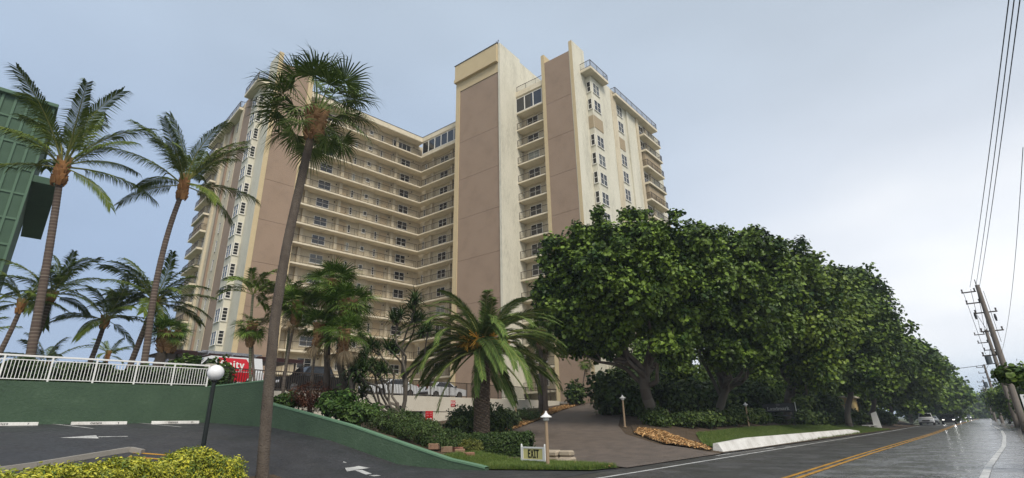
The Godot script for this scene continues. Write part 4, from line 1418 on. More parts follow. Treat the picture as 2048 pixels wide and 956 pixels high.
func exit_corner() -> void:
	var a := Vector3(-13.06, 0.05, -16.42)
	var b := Vector3(-11.77, 0.05, -16.2)
	var t := thing("exit_sign", "low white framed sign reading EXIT on the grass", "sign", (a + b) * 0.5, atan2(-(b.z - a.z), b.x - a.x))
	var w := a.distance_to(b)
	for s in [-1.0, 1.0]:
		var p := MB.new()
		p.box(Vector3(s * (w * 0.5 - 0.03), 0.33, 0), Vector3(0.06, 0.66, 0.06), Basis.IDENTITY, 0.008)
		p.lathe(Vector3(s * (w * 0.5 - 0.03), 0.66, 0), [[0.0, 0.05], [0.03, 0.03], [0.035, 0.0]], 8)
		obj("post", p, M.white, t)
	var f := MB.new()
	f.box(Vector3(0, 0.58, 0), Vector3(w - 0.12, 0.055, 0.05))
	f.box(Vector3(0, 0.16, 0), Vector3(w - 0.12, 0.055, 0.05))
	for s in [-1.0, 1.0]: f.box(Vector3(s * (w * 0.5 - 0.10), 0.37, 0), Vector3(0.075, 0.364, 0.045))
	obj("frame", f, M.white, t)
	var pl := MB.new()
	pl.box(Vector3(0, 0.37, 0), Vector3(w - 0.27, 0.364, 0.02))
	obj("plate", pl, plain(Color(0.80, 0.77, 0.52), 0.5), t)
	obj("lettering", text_mesh("EXIT", 0.25, 0.008), M.black, t, Transform3D(Basis.IDENTITY.scaled(Vector3(0.82, 1.15, 1)), Vector3(0.02, 0.37, 0.016)))
	path_lamp("pagoda lamp on tan post beside the exit sign", on_land(-11.08, -15.36, 0.03), 1.82)
	path_lamp("pagoda lamp on tan post under the first sea grape tree", on_land(-16.48, -31.33, 0.03), 1.95)
	path_lamp("pagoda lamp on tan post in the leaf covered bed", on_land(-23.9, -29.54, 0.03), 1.75)
	path_lamp("pagoda lamp on tan post at the top of the driveway", on_land(-27.12, -46.69, 0.03), 2.1)
	path_lamp("pagoda lamp on weathered post in the lawn behind the kerb wall", on_land(-13.0, -45.3, 0.03), 1.9)
	# stones
	rng.seed = 5
	var s := thing("stone_wall", "short stack of rough pale stones at the driveway edge", "stones", on_land(-12.3, -17.6))
	for q in [[0.55, 0.12, 0.05, 0.6, 0.24], [-0.1, 0.12, 0.1, 0.7, 0.26], [-0.75, 0.12, 0.1, 0.6, 0.25], [0.5, 0.36, 0.0, 0.5, 0.22], [-0.15, 0.36, 0.1, 0.75, 0.22], [-0.8, 0.35, 0.05, 0.5, 0.22], [0.62, 0.10, 0.42, 0.5, 0.2]]:
		var m := MB.new()
		m.col = Color(0.42, 0.35, 0.26).lerp(Color(0.30, 0.25, 0.19), rng.randf())
		m.box(Vector3.ZERO, Vector3(q[3], q[4], 0.42), Basis.IDENTITY, 0.06)
		obj("stone", m, M.bark_v, s, Transform3D(Basis(Vector3.UP, rng.randf_range(-0.15, 0.15)) * Basis(Vector3.RIGHT, rng.randf_range(-0.06, 0.06)), Vector3(q[0], q[1], q[2])))
	for q in [[-15.9, -14.6, 0.5], [-15.5, -14.9, 0.3], [-15.2, -15.3, 0.9], [-15.6, -15.6, 0.1], [-14.7, -15.3, 1.4]]:
		var m := MB.new()
		m.col = Color(0.26, 0.11, 0.075).lerp(Color(0.26, 0.17, 0.11), rng.randf())
		m.box(Vector3(0, 0.1, 0), Vector3(0.40, 0.22, 0.22), Basis.IDENTITY, 0.02)
		var o := obj("clay_block", m, M.bark_v, self, Transform3D(Basis(Vector3.UP, q[2]), on_land(q[0], q[1], 0.0)))
		tag(o, "loose reddish clay block lying beside end of the green wall", "block", "loose clay blocks")
	var c := MB.new()
	c.box(Vector3.ZERO, Vector3(0.9, 0.06, 0.6), Basis(Vector3.UP, 0.5), 0.01)
	tag(obj("ground_slab", c, M.concrete, self, T(-12.2, 0.08, -15.1)), "flat concrete slab set in the grass by the exit sign", "slab")

func kerb_wall() -> void:
	var t := thing("kerb_wall", "long low white battered kerb wall along the road", "wall", Vector3(-8.9, 0, -44))
	var m := MB.new()
	var z := -26.4
	while z > -61.5:
		var ze := maxf(-61.5, z - 4.4)
		var q := []
		for zz in [z, ze]:
			var x := road_left(zz) + 0.02
			var hh: float = 0.56 - 0.10 * (-zz - 26.4) / 35.0
			if zz > -26.5: hh = 0.42
			if zz < -61.0: hh = 0.25
			for p in [[0.10, 0.0], [-0.12, hh], [-0.36, hh], [-0.42, -0.1]]: q.append(Vector3(x + p[0], p[1], zz) - t.position)
		for k in 3: m.quad(q[k], q[k + 4], q[k + 5], q[k + 1])
		if z > -27: m.quad(q[0], q[1], q[2], q[3])
		if ze < -61: m.quad(q[4], q[7], q[6], q[5])
		z = ze
	obj("wall_body", m, M.white_wall, t)

# ---------------------------------------------------------------- parking deck
func garage() -> void:
	var t := thing("parking_garage", "cream parking deck with barred gate opening below tower", "building", Vector3(-31.4, 0.9, -26))
	var inv := t.transform.affine_inverse()
	var P := func(called: String, mat: Material, x0: float, x1: float, y0: float, y1: float, z0: float, z1: float) -> void:
		var m := MB.new()
		m.box(Vector3((x0 + x1) * 0.5, (y0 + y1) * 0.5, (z0 + z1) * 0.5), Vector3(x1 - x0, y1 - y0, absf(z1 - z0)))
		obj(called, m, mat, t, inv)
	P.call("upper_wall", M.garage, -31.75, -31.4, 2.53, 3.62, -12.2, -46.0)
	P.call("lower_wall", M.garage, -31.8, -31.45, 0.3, 2.53, -12.2, -20.6)
	P.call("lower_wall", M.garage, -31.8, -31.45, 0.3, 2.53, -27.9, -46.0)
	P.call("gate_pier", M.drive, -31.78, -31.5, 0.3, 2.1, -26.8, -27.9)
	P.call("deck", M.concrete, -58.5, -31.75, 3.40, 3.60, -12.2, -48.0)
	P.call("garage_floor", M.concrete, -58.0, -31.5, 0.4, 0.6, -12.2, -46.0)
	P.call("garage_wall", M.garage, -46.3, -46.0, 0.6, 3.3, -12.2, -46.0)
	P.call("garage_wall", M.garage, -46.0, -31.8, 0.6, 3.3, -12.2, -12.5)
	P.call("garage_wall", M.garage, -46.0, -31.8, 0.6, 3.3, -45.7, -46.0)
	for z in [-18.0, -24.0, -30.0, -36.0]: P.call("column", M.garage, -39.2, -38.8, 0.6, 3.3, z, z - 0.4)
	for z in [-19.5, -25.5]: P.call("beam", M.garage, -46.0, -31.8, 3.0, 3.4, z, z - 0.3)
	var gate := MB.new()
	gate.box(Vector3(-31.6, 2.22, -23.7), Vector3(0.05, 0.06, 6.2))
	gate.box(Vector3(-31.6, 0.75, -23.7), Vector3(0.05, 0.06, 6.2))
	var g := obj("gate", gate, plain(Color(0.52, 0.47, 0.40), 0.6), t, inv)
	var bar := MB.new()
	bar.box(Vector3.ZERO, Vector3(0.03, 1.45, 0.03))
	var bm := bar.mesh()
	for i in 45: obj("gate_bar", bm, g.material_override, g, T(-31.6, 1.48, -20.7 - i * 0.137))
	# glowing bars with small lights, for the pale streaks behind the gate
	for q in [[-34.5, -22.2], [-35.5, -24.6], [-34.0, -26.0]]:
		var l := MB.new()
		l.box(Vector3.ZERO, Vector3(0.12, 0.06, 1.2), Basis.IDENTITY, 0.015)
		var lm := plain(Color(0.9, 0.92, 0.95), 0.4)
		lm.emission_enabled = true
		lm.emission = Color(0.85, 0.92, 1.0)
		lm.emission_energy_multiplier = 1.6
		var o := obj("glow_bar", l, lm, t, inv * T(q[0], 2.3, q[1]))
		var li := OmniLight3D.new()
		li.name = "glow_bar_light"
		li.light_energy = 0.35
		li.light_size = 0.3
		li.omni_range = 20
		li.omni_attenuation = 2.0
		li.light_color = Color(0.88, 0.93, 1.0)
		li.shadow_enabled = true
		li.position = Vector3(0, -0.18, 0)
		o.add_child(li)
		for s in [-0.5, 0.5]:
			var hanger := MB.new()
			hanger.box(Vector3(0, 0.5, s), Vector3(0.02, 0.94, 0.02))
			obj("hanger", hanger, M.rail, o)
	for q in [["FDC", -30.77, 3.13, 0.52, 0.46], ["ARROW", -28.23, 2.2, 0.75, 0.68]]:
		var s := thing("wall_sign", "small red sign reading FDC on the cream garage wall" if q[0] == "FDC" else "red sign with white lettering and arrow beside the garage gate", "sign", Vector3(-31.38, q[2], q[1]), deg_to_rad(90))
		var m := MB.new()
		m.box(Vector3.ZERO, Vector3(q[3], q[4], 0.03), Basis.IDENTITY, 0.006)
		obj("plate", m, M.red, s)
		if q[0] == "FDC":
			obj("lettering", text_mesh("FDC", 0.22, 0.006), M.white, s, T(0, 0.05, 0.018))
			var r := MB.new()
			r.box(Vector3(0, -0.16, 0.018), Vector3(0.4, 0.03, 0.006))
			obj("underline", r, M.white, s)
		else:
			var rows := MB.new()
			for r in [[-0.2, 0.18, 0.2], [0.14, 0.18, 0.22], [-0.16, 0.02, 0.26], [0.18, 0.02, 0.16]]: rows.box(Vector3(r[0], r[1], 0.018), Vector3(r[2], 0.07, 0.006))
			obj("faded_lettering", rows, plain(Color(0.78, 0.45, 0.47), 0.6), s)
			var ar := MB.new()
			ar.box(Vector3(-0.04, -0.22, 0.018), Vector3(0.36, 0.05, 0.006))
			ar.tri(Vector3(0.12, -0.31, 0.02), Vector3(0.12, -0.13, 0.02), Vector3(0.26, -0.22, 0.02))
			obj("arrow", ar, M.white, s)
	for z in [-20.9, -25.4]:
		var v := MB.new()
		v.side_prism(V2([0.0, 0.14, 0.10, 0.10, 0.14, 0, 0.10, -0.10, 0, -0.14, -0.10, -0.10, -0.14, 0, -0.10, 0.10]), 0.0, 0.03, Transform3D(Basis(Vector3(0, 0, -1), Vector3.UP, Vector3(1, 0, 0)), Vector3(-31.4, 2.78, z)))
		obj("vent", v, M.dark, t, inv)
	# railing along the deck edge
	var f := thing("deck_railing", "dark brown picket railing along the parking deck edge", "railing", Vector3(-31.58, 3.62, -12.3), deg_to_rad(90))
	var L := 33.5
	for q in [[1.16, 0.06], [0.12, 0.04]]:
		var m := MB.new()
		m.box(Vector3(L * 0.5, q[0], 0), Vector3(L, q[1], 0.05), Basis.IDENTITY, 0.006)
		obj("rail", m, M.rail, f)
	var pk := MB.new()
	pk.box(Vector3(0, 0.63, 0), Vector3(0.028, 1.03, 0.028))
	var po := MB.new()
	po.box(Vector3(0, 0.6, 0), Vector3(0.07, 1.2, 0.07), Basis.IDENTITY, 0.006)
	var pm := pk.mesh()
	var om := po.mesh()
	var n := 232
	for i in n + 1:
		obj("post" if i % 14 == 0 else "picket", om if i % 14 == 0 else pm, M.rail, f, T(L * i / n, 0, 0))
	var pi := MB.new()
	pi.box(Vector3(0, 0.75, 0), Vector3(0.45, 1.5, 0.45), Basis.IDENTITY, 0.02)
	tag(obj("pillar", pi, M.garage, self, T(-31.3, 3.4, -12.0)), "square cream pillar between white railing and dark deck railing", "pillar")
	var c := thing("carport", "dark red flat carport roof above the service van", "carport", Vector3(-37.5, 3.6, -15.5))
	var roof := MB.new()
	roof.box(Vector3(0, 2.42, 0), Vector3(4.0, 0.14, 8.6), Basis.IDENTITY, 0.02)
	roof.box(Vector3(1.95, 2.34, 0), Vector3(0.08, 0.22, 8.5))
	obj("roof", roof, plain(Color(0.20, 0.09, 0.07), 0.6), c)
	for z in [-3.8, 0.0, 3.8]:
		for x in [-1.7, 1.7]:
			var m := MB.new()
			m.box(Vector3(x, 1.18, z), Vector3(0.09, 2.36, 0.09))
			obj("post", m, M.rail, c)
	var w := thing("low_pool_house", "low white flat roofed pool house beyond the hedge", "building", Vector3(-48, 3.35, -12.0), deg_to_rad(83.4))
	var wm := MB.new()
	wm.box(Vector3(0, 1.1, 0), Vector3(6.0, 2.2, 3.0))
	obj("wall", wm, M.white, w)
	var wr := MB.new()
	wr.box(Vector3(0, 2.3, 0), Vector3(6.5, 0.18, 3.5), Basis.IDENTITY, 0.03)
	obj("roof", wr, M.white, w)
	for x in [-1.6, 1.6]:
		var d := MB.new()
		d.box(Vector3(x, 1.0, 1.5), Vector3(0.9, 2.0, 0.05))
		obj("door", d, M.frame, w)

func green_house() -> void:
	var t := thing("green_apartment_house", "green panelled apartment house with battens and flat overhanging roof", "building", Vector3(-49.8, 3.3, -4.3), deg_to_rad(83.4))
	# local x runs away along UL (0 = the visible corner), z faces the lot
	var top := 22.4
	var m := MB.new()
	m.box(Vector3(-9.0, top * 0.5, -6.0), Vector3(18.0, top, 12.0))
	obj("wall", m, M.green_house, t)
	var b := MB.new()
	b.box(Vector3(0, top * 0.5, 0.045), Vector3(0.16, top, 0.09), Basis.IDENTITY, 0.01)
	var bm := b.mesh()
	var h := MB.new()
	h.box(Vector3(-9.0, 0, 0.035), Vector3(18.0, 0.16, 0.07), Basis.IDENTITY, 0.01)
	var hm := h.mesh()
	for i in 24: obj("batten", bm, M.green_trim, t, T(-0.08 - i * 0.72, 0, 0))
	var y := 1.2
	while y < top - 0.5:
		obj("batten", hm, M.green_trim, t, T(0, y, 0))
		y += 1.95
	var c := MB.new()
	c.box(Vector3(-9.0, top + 0.12, -5.9), Vector3(18.3, 0.3, 12.5), Basis.IDENTITY, 0.03)
	obj("roof", c, M.green_trim, t)
	var s := MB.new()
	s.box(Vector3(0.75, 16.3, -8.0), Vector3(1.5, 0.55, 16.0), Basis.IDENTITY, 0.03)
	obj("side_slab", s, M.green_house, t)

# ---------------------------------------------------------------- vehicles
func wheel(parent: Node3D, x: float, z: float, r: float) -> void:
	var m := MB.new()
	m.tube([Vector3(0, 0, -0.11), Vector3(0, 0, 0.11)], [r, r], 18)
	var o := obj("wheel", m, M.tyre, parent, T(x, r, z))
	var h := MB.new()
	h.tube([Vector3(0, 0, -0.12), Vector3(0, 0, 0.12)], [r * 0.62, r * 0.62], 14)
	obj("rim", h, M.chrome, o)

# side outline in x (nose at +x), y; the cabin is drawn in over the body
func vehicle(called: String, label: String, cat: String, at: Vector3, turn: float, paint: Material, body: Array, cabin: Array, shaded_glass: Array, wid: float, wx: Array, wr := 0.36, lights := false) -> Node3D:
	var t := thing(called, label, cat, at, turn)
	var m := MB.new()
	var h := wid * 0.5
	m.side_prism(V2(body), -h, h)
	var ins := MB.new()
	var cb := V2(cabin)
	# cabin narrows upwards
	var y0 := 1e9
	var y1 := -1e9
	for p in cb:
		y0 = minf(y0, p.y)
		y1 = maxf(y1, p.y)
	var zz := func(y: float) -> float: return h - 0.03 - 0.20 * (y - y0) / maxf(0.01, y1 - y0)
	for i in cb.size():
		var p := cb[i]
		var q := cb[(i + 1) % cb.size()]
		m.quad(Vector3(p.x, p.y, zz.call(p.y)), Vector3(p.x, p.y, -zz.call(p.y)), Vector3(q.x, q.y, -zz.call(q.y)), Vector3(q.x, q.y, zz.call(q.y)))
	var tr := Geometry2D.triangulate_polygon(cb)
	for s in [-1.0, 1.0]:
		for i in range(0, tr.size(), 3):
			var v := []
			for k in 3: v.append(Vector3(cb[tr[i + k]].x, cb[tr[i + k]].y, s * zz.call(cb[tr[i + k]].y)))
			m.tri(v[0], v[1], v[2])
	obj("body", m, paint, t)
	for g in shaded_glass:
		if g[0] == "side":
			var gp := V2(g[1])
			var gt := Geometry2D.triangulate_polygon(gp)
			for s in [-1.0, 1.0]:
				var w := MB.new()
				for i in range(0, gt.size(), 3):
					var v := []
					for k in 3: v.append(Vector3(gp[gt[i + k]].x, gp[gt[i + k]].y, s * (zz.call(gp[gt[i + k]].y) + 0.012)))
					w.tri(v[0], v[1], v[2])
				obj("side_window", w, M.shaded_glass, t)
		else:
			var a := Vector2(g[1][0], g[1][1])
			var b := Vector2(g[1][2], g[1][3])
			var nrm := (b - a).orthogonal().normalized() * 0.012
			if (nrm.x < 0) != (g[0] == "rear"): nrm = -nrm
			var za: float = zz.call(a.y) - 0.08
			var zb: float = zz.call(b.y) - 0.08
			var w := MB.new()
			a += nrm
			b += nrm
			w.quad(Vector3(a.x, a.y, za), Vector3(a.x, a.y, -za), Vector3(b.x, b.y, -zb), Vector3(b.x, b.y, zb))
			obj("windscreen" if g[0] == "front" else "rear_window", w, M.shaded_glass, t)
	for x in wx:
		for s in [-1.0, 1.0]: wheel(t, x, s * (h - 0.10), wr)
	var nose := -1e9
	var tail := 1e9
	for i in range(0, body.size(), 2):
		nose = maxf(nose, body[i])
		tail = minf(tail, body[i])
	for s in [-1.0, 1.0]:
		var l := MB.new()
		l.box(Vector3.ZERO, Vector3(0.08, 0.16, 0.34), Basis.IDENTITY, 0.02)
		var lm := plain(Color(0.85, 0.87, 0.9), 0.15)
		if lights:
			lm.emission_enabled = true
			lm.emission = Color(1, 0.98, 0.92)
			lm.emission_energy_multiplier = 0.7
		var lo := obj("headlight", l, lm, t, T(nose - 0.01, 0.78, s * (h - 0.28)))
		if lights:
			var sp := SpotLight3D.new()
			sp.name = "beam"
			sp.light_energy = 0.3
			sp.spot_range = 60
			sp.spot_angle = 30
			sp.light_size = 0.15
			sp.shadow_enabled = true
			sp.rotation.y = deg_to_rad(-90)
			sp.position = Vector3(0.1, 0, 0)
			lo.add_child(sp)
		var r := MB.new()
		r.box(Vector3.ZERO, Vector3(0.06, 0.26, 0.16), Basis.IDENTITY, 0.02)
		obj("tail_light", r, M.red, t, T(tail + 0.01, 0.95, s * (h - 0.14)))
	var gr := MB.new()
	gr.box(Vector3(nose, 0.72, 0), Vector3(0.05, 0.22, wid * 0.5), Basis.IDENTITY, 0.01)
	gr.box(Vector3(nose - 0.02, 0.42, 0), Vector3(0.12, 0.16, wid * 0.96), Basis.IDENTITY, 0.03)
	gr.box(Vector3(tail + 0.02, 0.46, 0), Vector3(0.12, 0.18, wid * 0.96), Basis.IDENTITY, 0.03)
	obj("bumpers", gr, M.black, t)
	for s in [-1.0, 1.0]:
		var mi := MB.new()
		mi.box(Vector3(wx[0] - 0.55, y0 + 0.1, s * (h + 0.08)), Vector3(0.12, 0.16, 0.18), Basis.IDENTITY, 0.03)
		obj("mirror", mi, M.black, t)
	return t

const CAR_BODY := [2.25, 0.32, 2.3, 0.6, 2.2, 0.84, 1.1, 0.96, -1.7, 1.0, -2.2, 0.95, -2.3, 0.6, -2.25, 0.32]
const CAR_CABIN := [1.1, 0.95, 0.35, 1.42, -0.95, 1.45, -1.75, 0.98]
const CAR_GLASS := [["side", [0.85, 1.0, 0.3, 1.36, -0.9, 1.38, -1.4, 1.02]], ["front", [1.02, 1.0, 0.42, 1.38]], ["rear", [-1.68, 1.02, -1.02, 1.40]]]
const TRUCK_BODY := [2.85, 0.4, 2.9, 0.7, 2.85, 1.08, 1.35, 1.2, -2.8, 1.2, -2.85, 0.5, -2.8, 0.42]
const TRUCK_CABIN := [1.4, 1.15, 0.75, 1.88, -0.85, 1.92, -1.15, 1.18]
const TRUCK_GLASS := [["side", [1.1, 1.22, 0.66, 1.78, -0.78, 1.80, -0.98, 1.24]], ["front", [1.3, 1.24, 0.82, 1.82]], ["rear", [-1.1, 1.26, -0.9, 1.82]]]
const VAN_BODY := [2.4, 0.35, 2.45, 0.7, 2.35, 1.05, 1.75, 1.2, -2.35, 1.2, -2.4, 0.45, -2.35, 0.38]
const VAN_CABIN := [1.8, 1.15, 1.05, 1.95, 0.8, 2.05, -2.25, 2.08, -2.34, 1.15]
const VAN_GLASS := [["side", [1.55, 1.24, 1.0, 1.85, 0.55, 1.88, 0.55, 1.24]], ["front", [1.72, 1.24, 1.14, 1.88]]]
const SUV_BODY := [2.3, 0.38, 2.36, 0.7, 2.28, 1.02, 1.1, 1.12, -2.2, 1.14, -2.3, 0.7, -2.25, 0.4]
const SUV_CABIN := [1.15, 1.08, 0.55, 1.7, -1.7, 1.74, -2.2, 1.12]
const SUV_GLASS := [["side", [0.95, 1.16, 0.5, 1.62, -1.6, 1.64, -1.9, 1.18]], ["front", [1.08, 1.14, 0.62, 1.66]], ["rear", [-2.14, 1.18, -1.78, 1.68]]]

func vehicles() -> void:
	var north := deg_to_rad(90.0)                                   # nose (+x) turned towards -z
	var south := deg_to_rad(-90.0)
	var charcoal := plain(Color(0.075, 0.08, 0.09), 0.28)
	var whitep := plain(Color(0.82, 0.83, 0.84), 0.3)
	var silver := plain(Color(0.62, 0.64, 0.66), 0.3, 0.2)
	vehicle("pickup_truck", "charcoal crew cab pickup parked behind the deck railing", "pickup", Vector3(-34.4, 3.6, -20.0), south, charcoal, TRUCK_BODY, TRUCK_CABIN, TRUCK_GLASS, 1.98, [1.9, -1.75], 0.42)
	var v := vehicle("service_van", "white service van with red lettered side panel on deck", "van", Vector3(-34.3, 3.6, -13.6), south, whitep, VAN_BODY, VAN_CABIN, VAN_GLASS, 1.95, [1.55, -1.5], 0.36)
	for s in [1.0]:
		var red := MB.new()
		var q := [Vector2(0.4, 1.22), Vector2(0.4, 1.98), Vector2(-1.25, 1.98), Vector2(-1.75, 1.22)]
		var lo := [Vector2(1.6, 0.6), Vector2(1.6, 1.17), Vector2(-1.7, 1.17), Vector2(-1.25, 0.6)]
		for l in [[q, -0.975, -0.79], [lo, -0.985, -0.985]]:
			var p: Array = l[0]
			red.quad(Vector3(p[0].x, p[0].y, l[1]), Vector3(p[1].x, p[1].y, l[2]), Vector3(p[2].x, p[2].y, l[2]), Vector3(p[3].x, p[3].y, l[1]))
		obj("red_graphic", red, plain(Color(0.75, 0.05, 0.13), 0.35), v)
	obj("lettering", text_mesh("xfinity", 0.40, 0.01), M.white, v, Transform3D(Basis(Vector3.UP, PI) * Basis(Vector3.RIGHT, deg_to_rad(-12)), Vector3(-0.25, 1.58, -0.925)))
	var rack := MB.new()
	for x in [1.0, -0.4, -1.8]: rack.box(Vector3(x, 2.2, 0), Vector3(0.06, 0.2, 1.5))
	for z in [-0.5, 0.1]: rack.box(Vector3(-0.5, 2.32, z), Vector3(3.6, 0.07, 0.09))
	obj("ladder_rack", rack, M.chrome, v)
	vehicle("sedan", "white sedan parked on deck behind the screw pines", "car", Vector3(-34.6, 3.6, -26.8), south, whitep, CAR_BODY, CAR_CABIN, CAR_GLASS, 1.82, [1.4, -1.4], 0.33)
	vehicle("sedan", "white sedan parked on deck behind the date palm", "car", Vector3(-34.6, 3.6, -32.4), north, whitep, CAR_BODY, CAR_CABIN, CAR_GLASS, 1.82, [1.4, -1.4], 0.33)
	vehicle("pickup_truck", "white pickup stopped on the road shoulder facing this way", "pickup", Vector3(-4.4, 0.02, -116), south, whitep, TRUCK_BODY, TRUCK_CABIN, TRUCK_GLASS, 2.0, [1.9, -1.75], 0.42)
	vehicle("suv", "dark blue suv driving this way with headlights on", "car", Vector3(-1.55, 0.02, -122), south, plain(Color(0.06, 0.07, 0.10), 0.25), SUV_BODY, SUV_CABIN, SUV_GLASS, 1.95, [1.45, -1.4], 0.38, true)
	vehicle("sedan", "silver car parked behind the white pickup", "car", Vector3(-4.0, 0.02, -128), south, silver, CAR_BODY, CAR_CABIN, CAR_GLASS, 1.82, [1.4, -1.4], 0.33)
	vehicle("sedan", "distant white car with headlights on following the suv", "car", Vector3(0.6, 0.02, -185), south, whitep, CAR_BODY, CAR_CABIN, CAR_GLASS, 1.82, [1.4, -1.4], 0.33, true)
	vehicle("sedan", "farthest grey car with headlights on at the road end", "car", Vector3(2.2, 0.02, -235), south, silver, CAR_BODY, CAR_CABIN, CAR_GLASS, 1.82, [1.4, -1.4], 0.33, true)
	vehicle("sedan", "dark car parked beside the right hand trees", "car", Vector3(6.9, 0.02, -120), north, charcoal, CAR_BODY, CAR_CABIN, CAR_GLASS, 1.82, [1.4, -1.4], 0.33)

# ---------------------------------------------------------------- street side
func cable(a: Vector3, b: Vector3, sag: float, r := 0.018, n := 14) -> MB:
	var m := MB.new()
	var pts := []
	var rad := []
	for i in n + 1:
		var s := float(i) / n
		pts.append(a.lerp(b, s) - Vector3(0, sag * 4.0 * s * (1.0 - s), 0))
		rad.append(r)
	m.tube(pts, rad, 5, false)
	return m

func utility_pole(label: String, at: Vector3, high: float, detail: bool) -> void:
	var t := thing("utility_pole", label, "pole", at, 0.0, "utility poles along the road")
	var m := MB.new()
	m.tube([Vector3(0, -0.3, 0), Vector3(0, high * 0.5, 0), Vector3(0, high, 0)], [0.26, 0.21, 0.15], 12)
	obj("shaft", m, M.pole, t)
	for q in [[high - 0.5, -0.95], [high - 1.5, -0.55], [high - 2.4, 0.0], [high - 4.0, 0.0], [high - 6.0, -0.7]]:
		var a := MB.new()
		var w := 1.0 if q[1] < 0 else 1.5
		var x0: float = -w if q[1] < 0 else -w * 0.5
		a.box(Vector3(x0 + w * 0.5 + q[1] * 0.2, q[0], -0.16), Vector3(w, 0.10, 0.10), Basis.IDENTITY, 0.01)
		obj("cross_arm", a, M.rail, t)
		for k in 2:
			var i := MB.new()
			i.lathe(Vector3(x0 + q[1] * 0.2 + 0.08 + k * (w - 0.16), q[0] + 0.05, -0.16), [[0.0, 0.26], [0.05, 0.26], [0.08, 0.2], [0.04, 0.16], [0.08, 0.12], [0.04, 0.08], [0.05, 0.0]], 8)
			obj("insulator", i, M.rail, t)
	if detail:
		var pin := MB.new()
		pin.box(Vector3(-0.05, high + 0.25, 0), Vector3(0.06, 0.5, 0.06))
		obj("top_pin", pin, M.rail, t)
		for q in [[-0.75, 3.0], [0.5, 3.3]]:
			var c := MB.new()
			c.lathe(Vector3(q[0], high - q[1], -0.2), [[0.0, 0.7], [0.06, 0.7], [0.09, 0.4], [0.06, 0.1], [0.0, 0.1]], 8)
			obj("fuse_cutout", c, M.black, t)
		var j := MB.new()
		j.bar(Vector3(0.28, high - 0.6, 0), Vector3(0.33, high - 5.0, 0), 0.03)
		j.bar(Vector3(-1.05, high - 0.5, -0.1), Vector3(-0.9, high - 5.9, -0.1), 0.03)
		j.bar(Vector3(-0.6, high - 2.6, -0.2), Vector3(-0.1, high - 4.8, -0.2), 0.03)
		obj("jumper_wires", j, M.wire, t)
	else:
		var c := MB.new()
		c.lathe(Vector3(-0.62, high - 4.1, 0), [[0.0, 1.05], [0.3, 1.0], [0.3, 0.05], [0.0, 0.0]], 12)
		obj("transformer", c, plain(Color(0.30, 0.33, 0.35), 0.6), t)
	var conduit := MB.new()
	conduit.bar(Vector3(-0.2, 0, 0.22), Vector3(-0.14, high * 0.5, 0.18), 0.07)
	obj("conduit", conduit, M.rail, t)

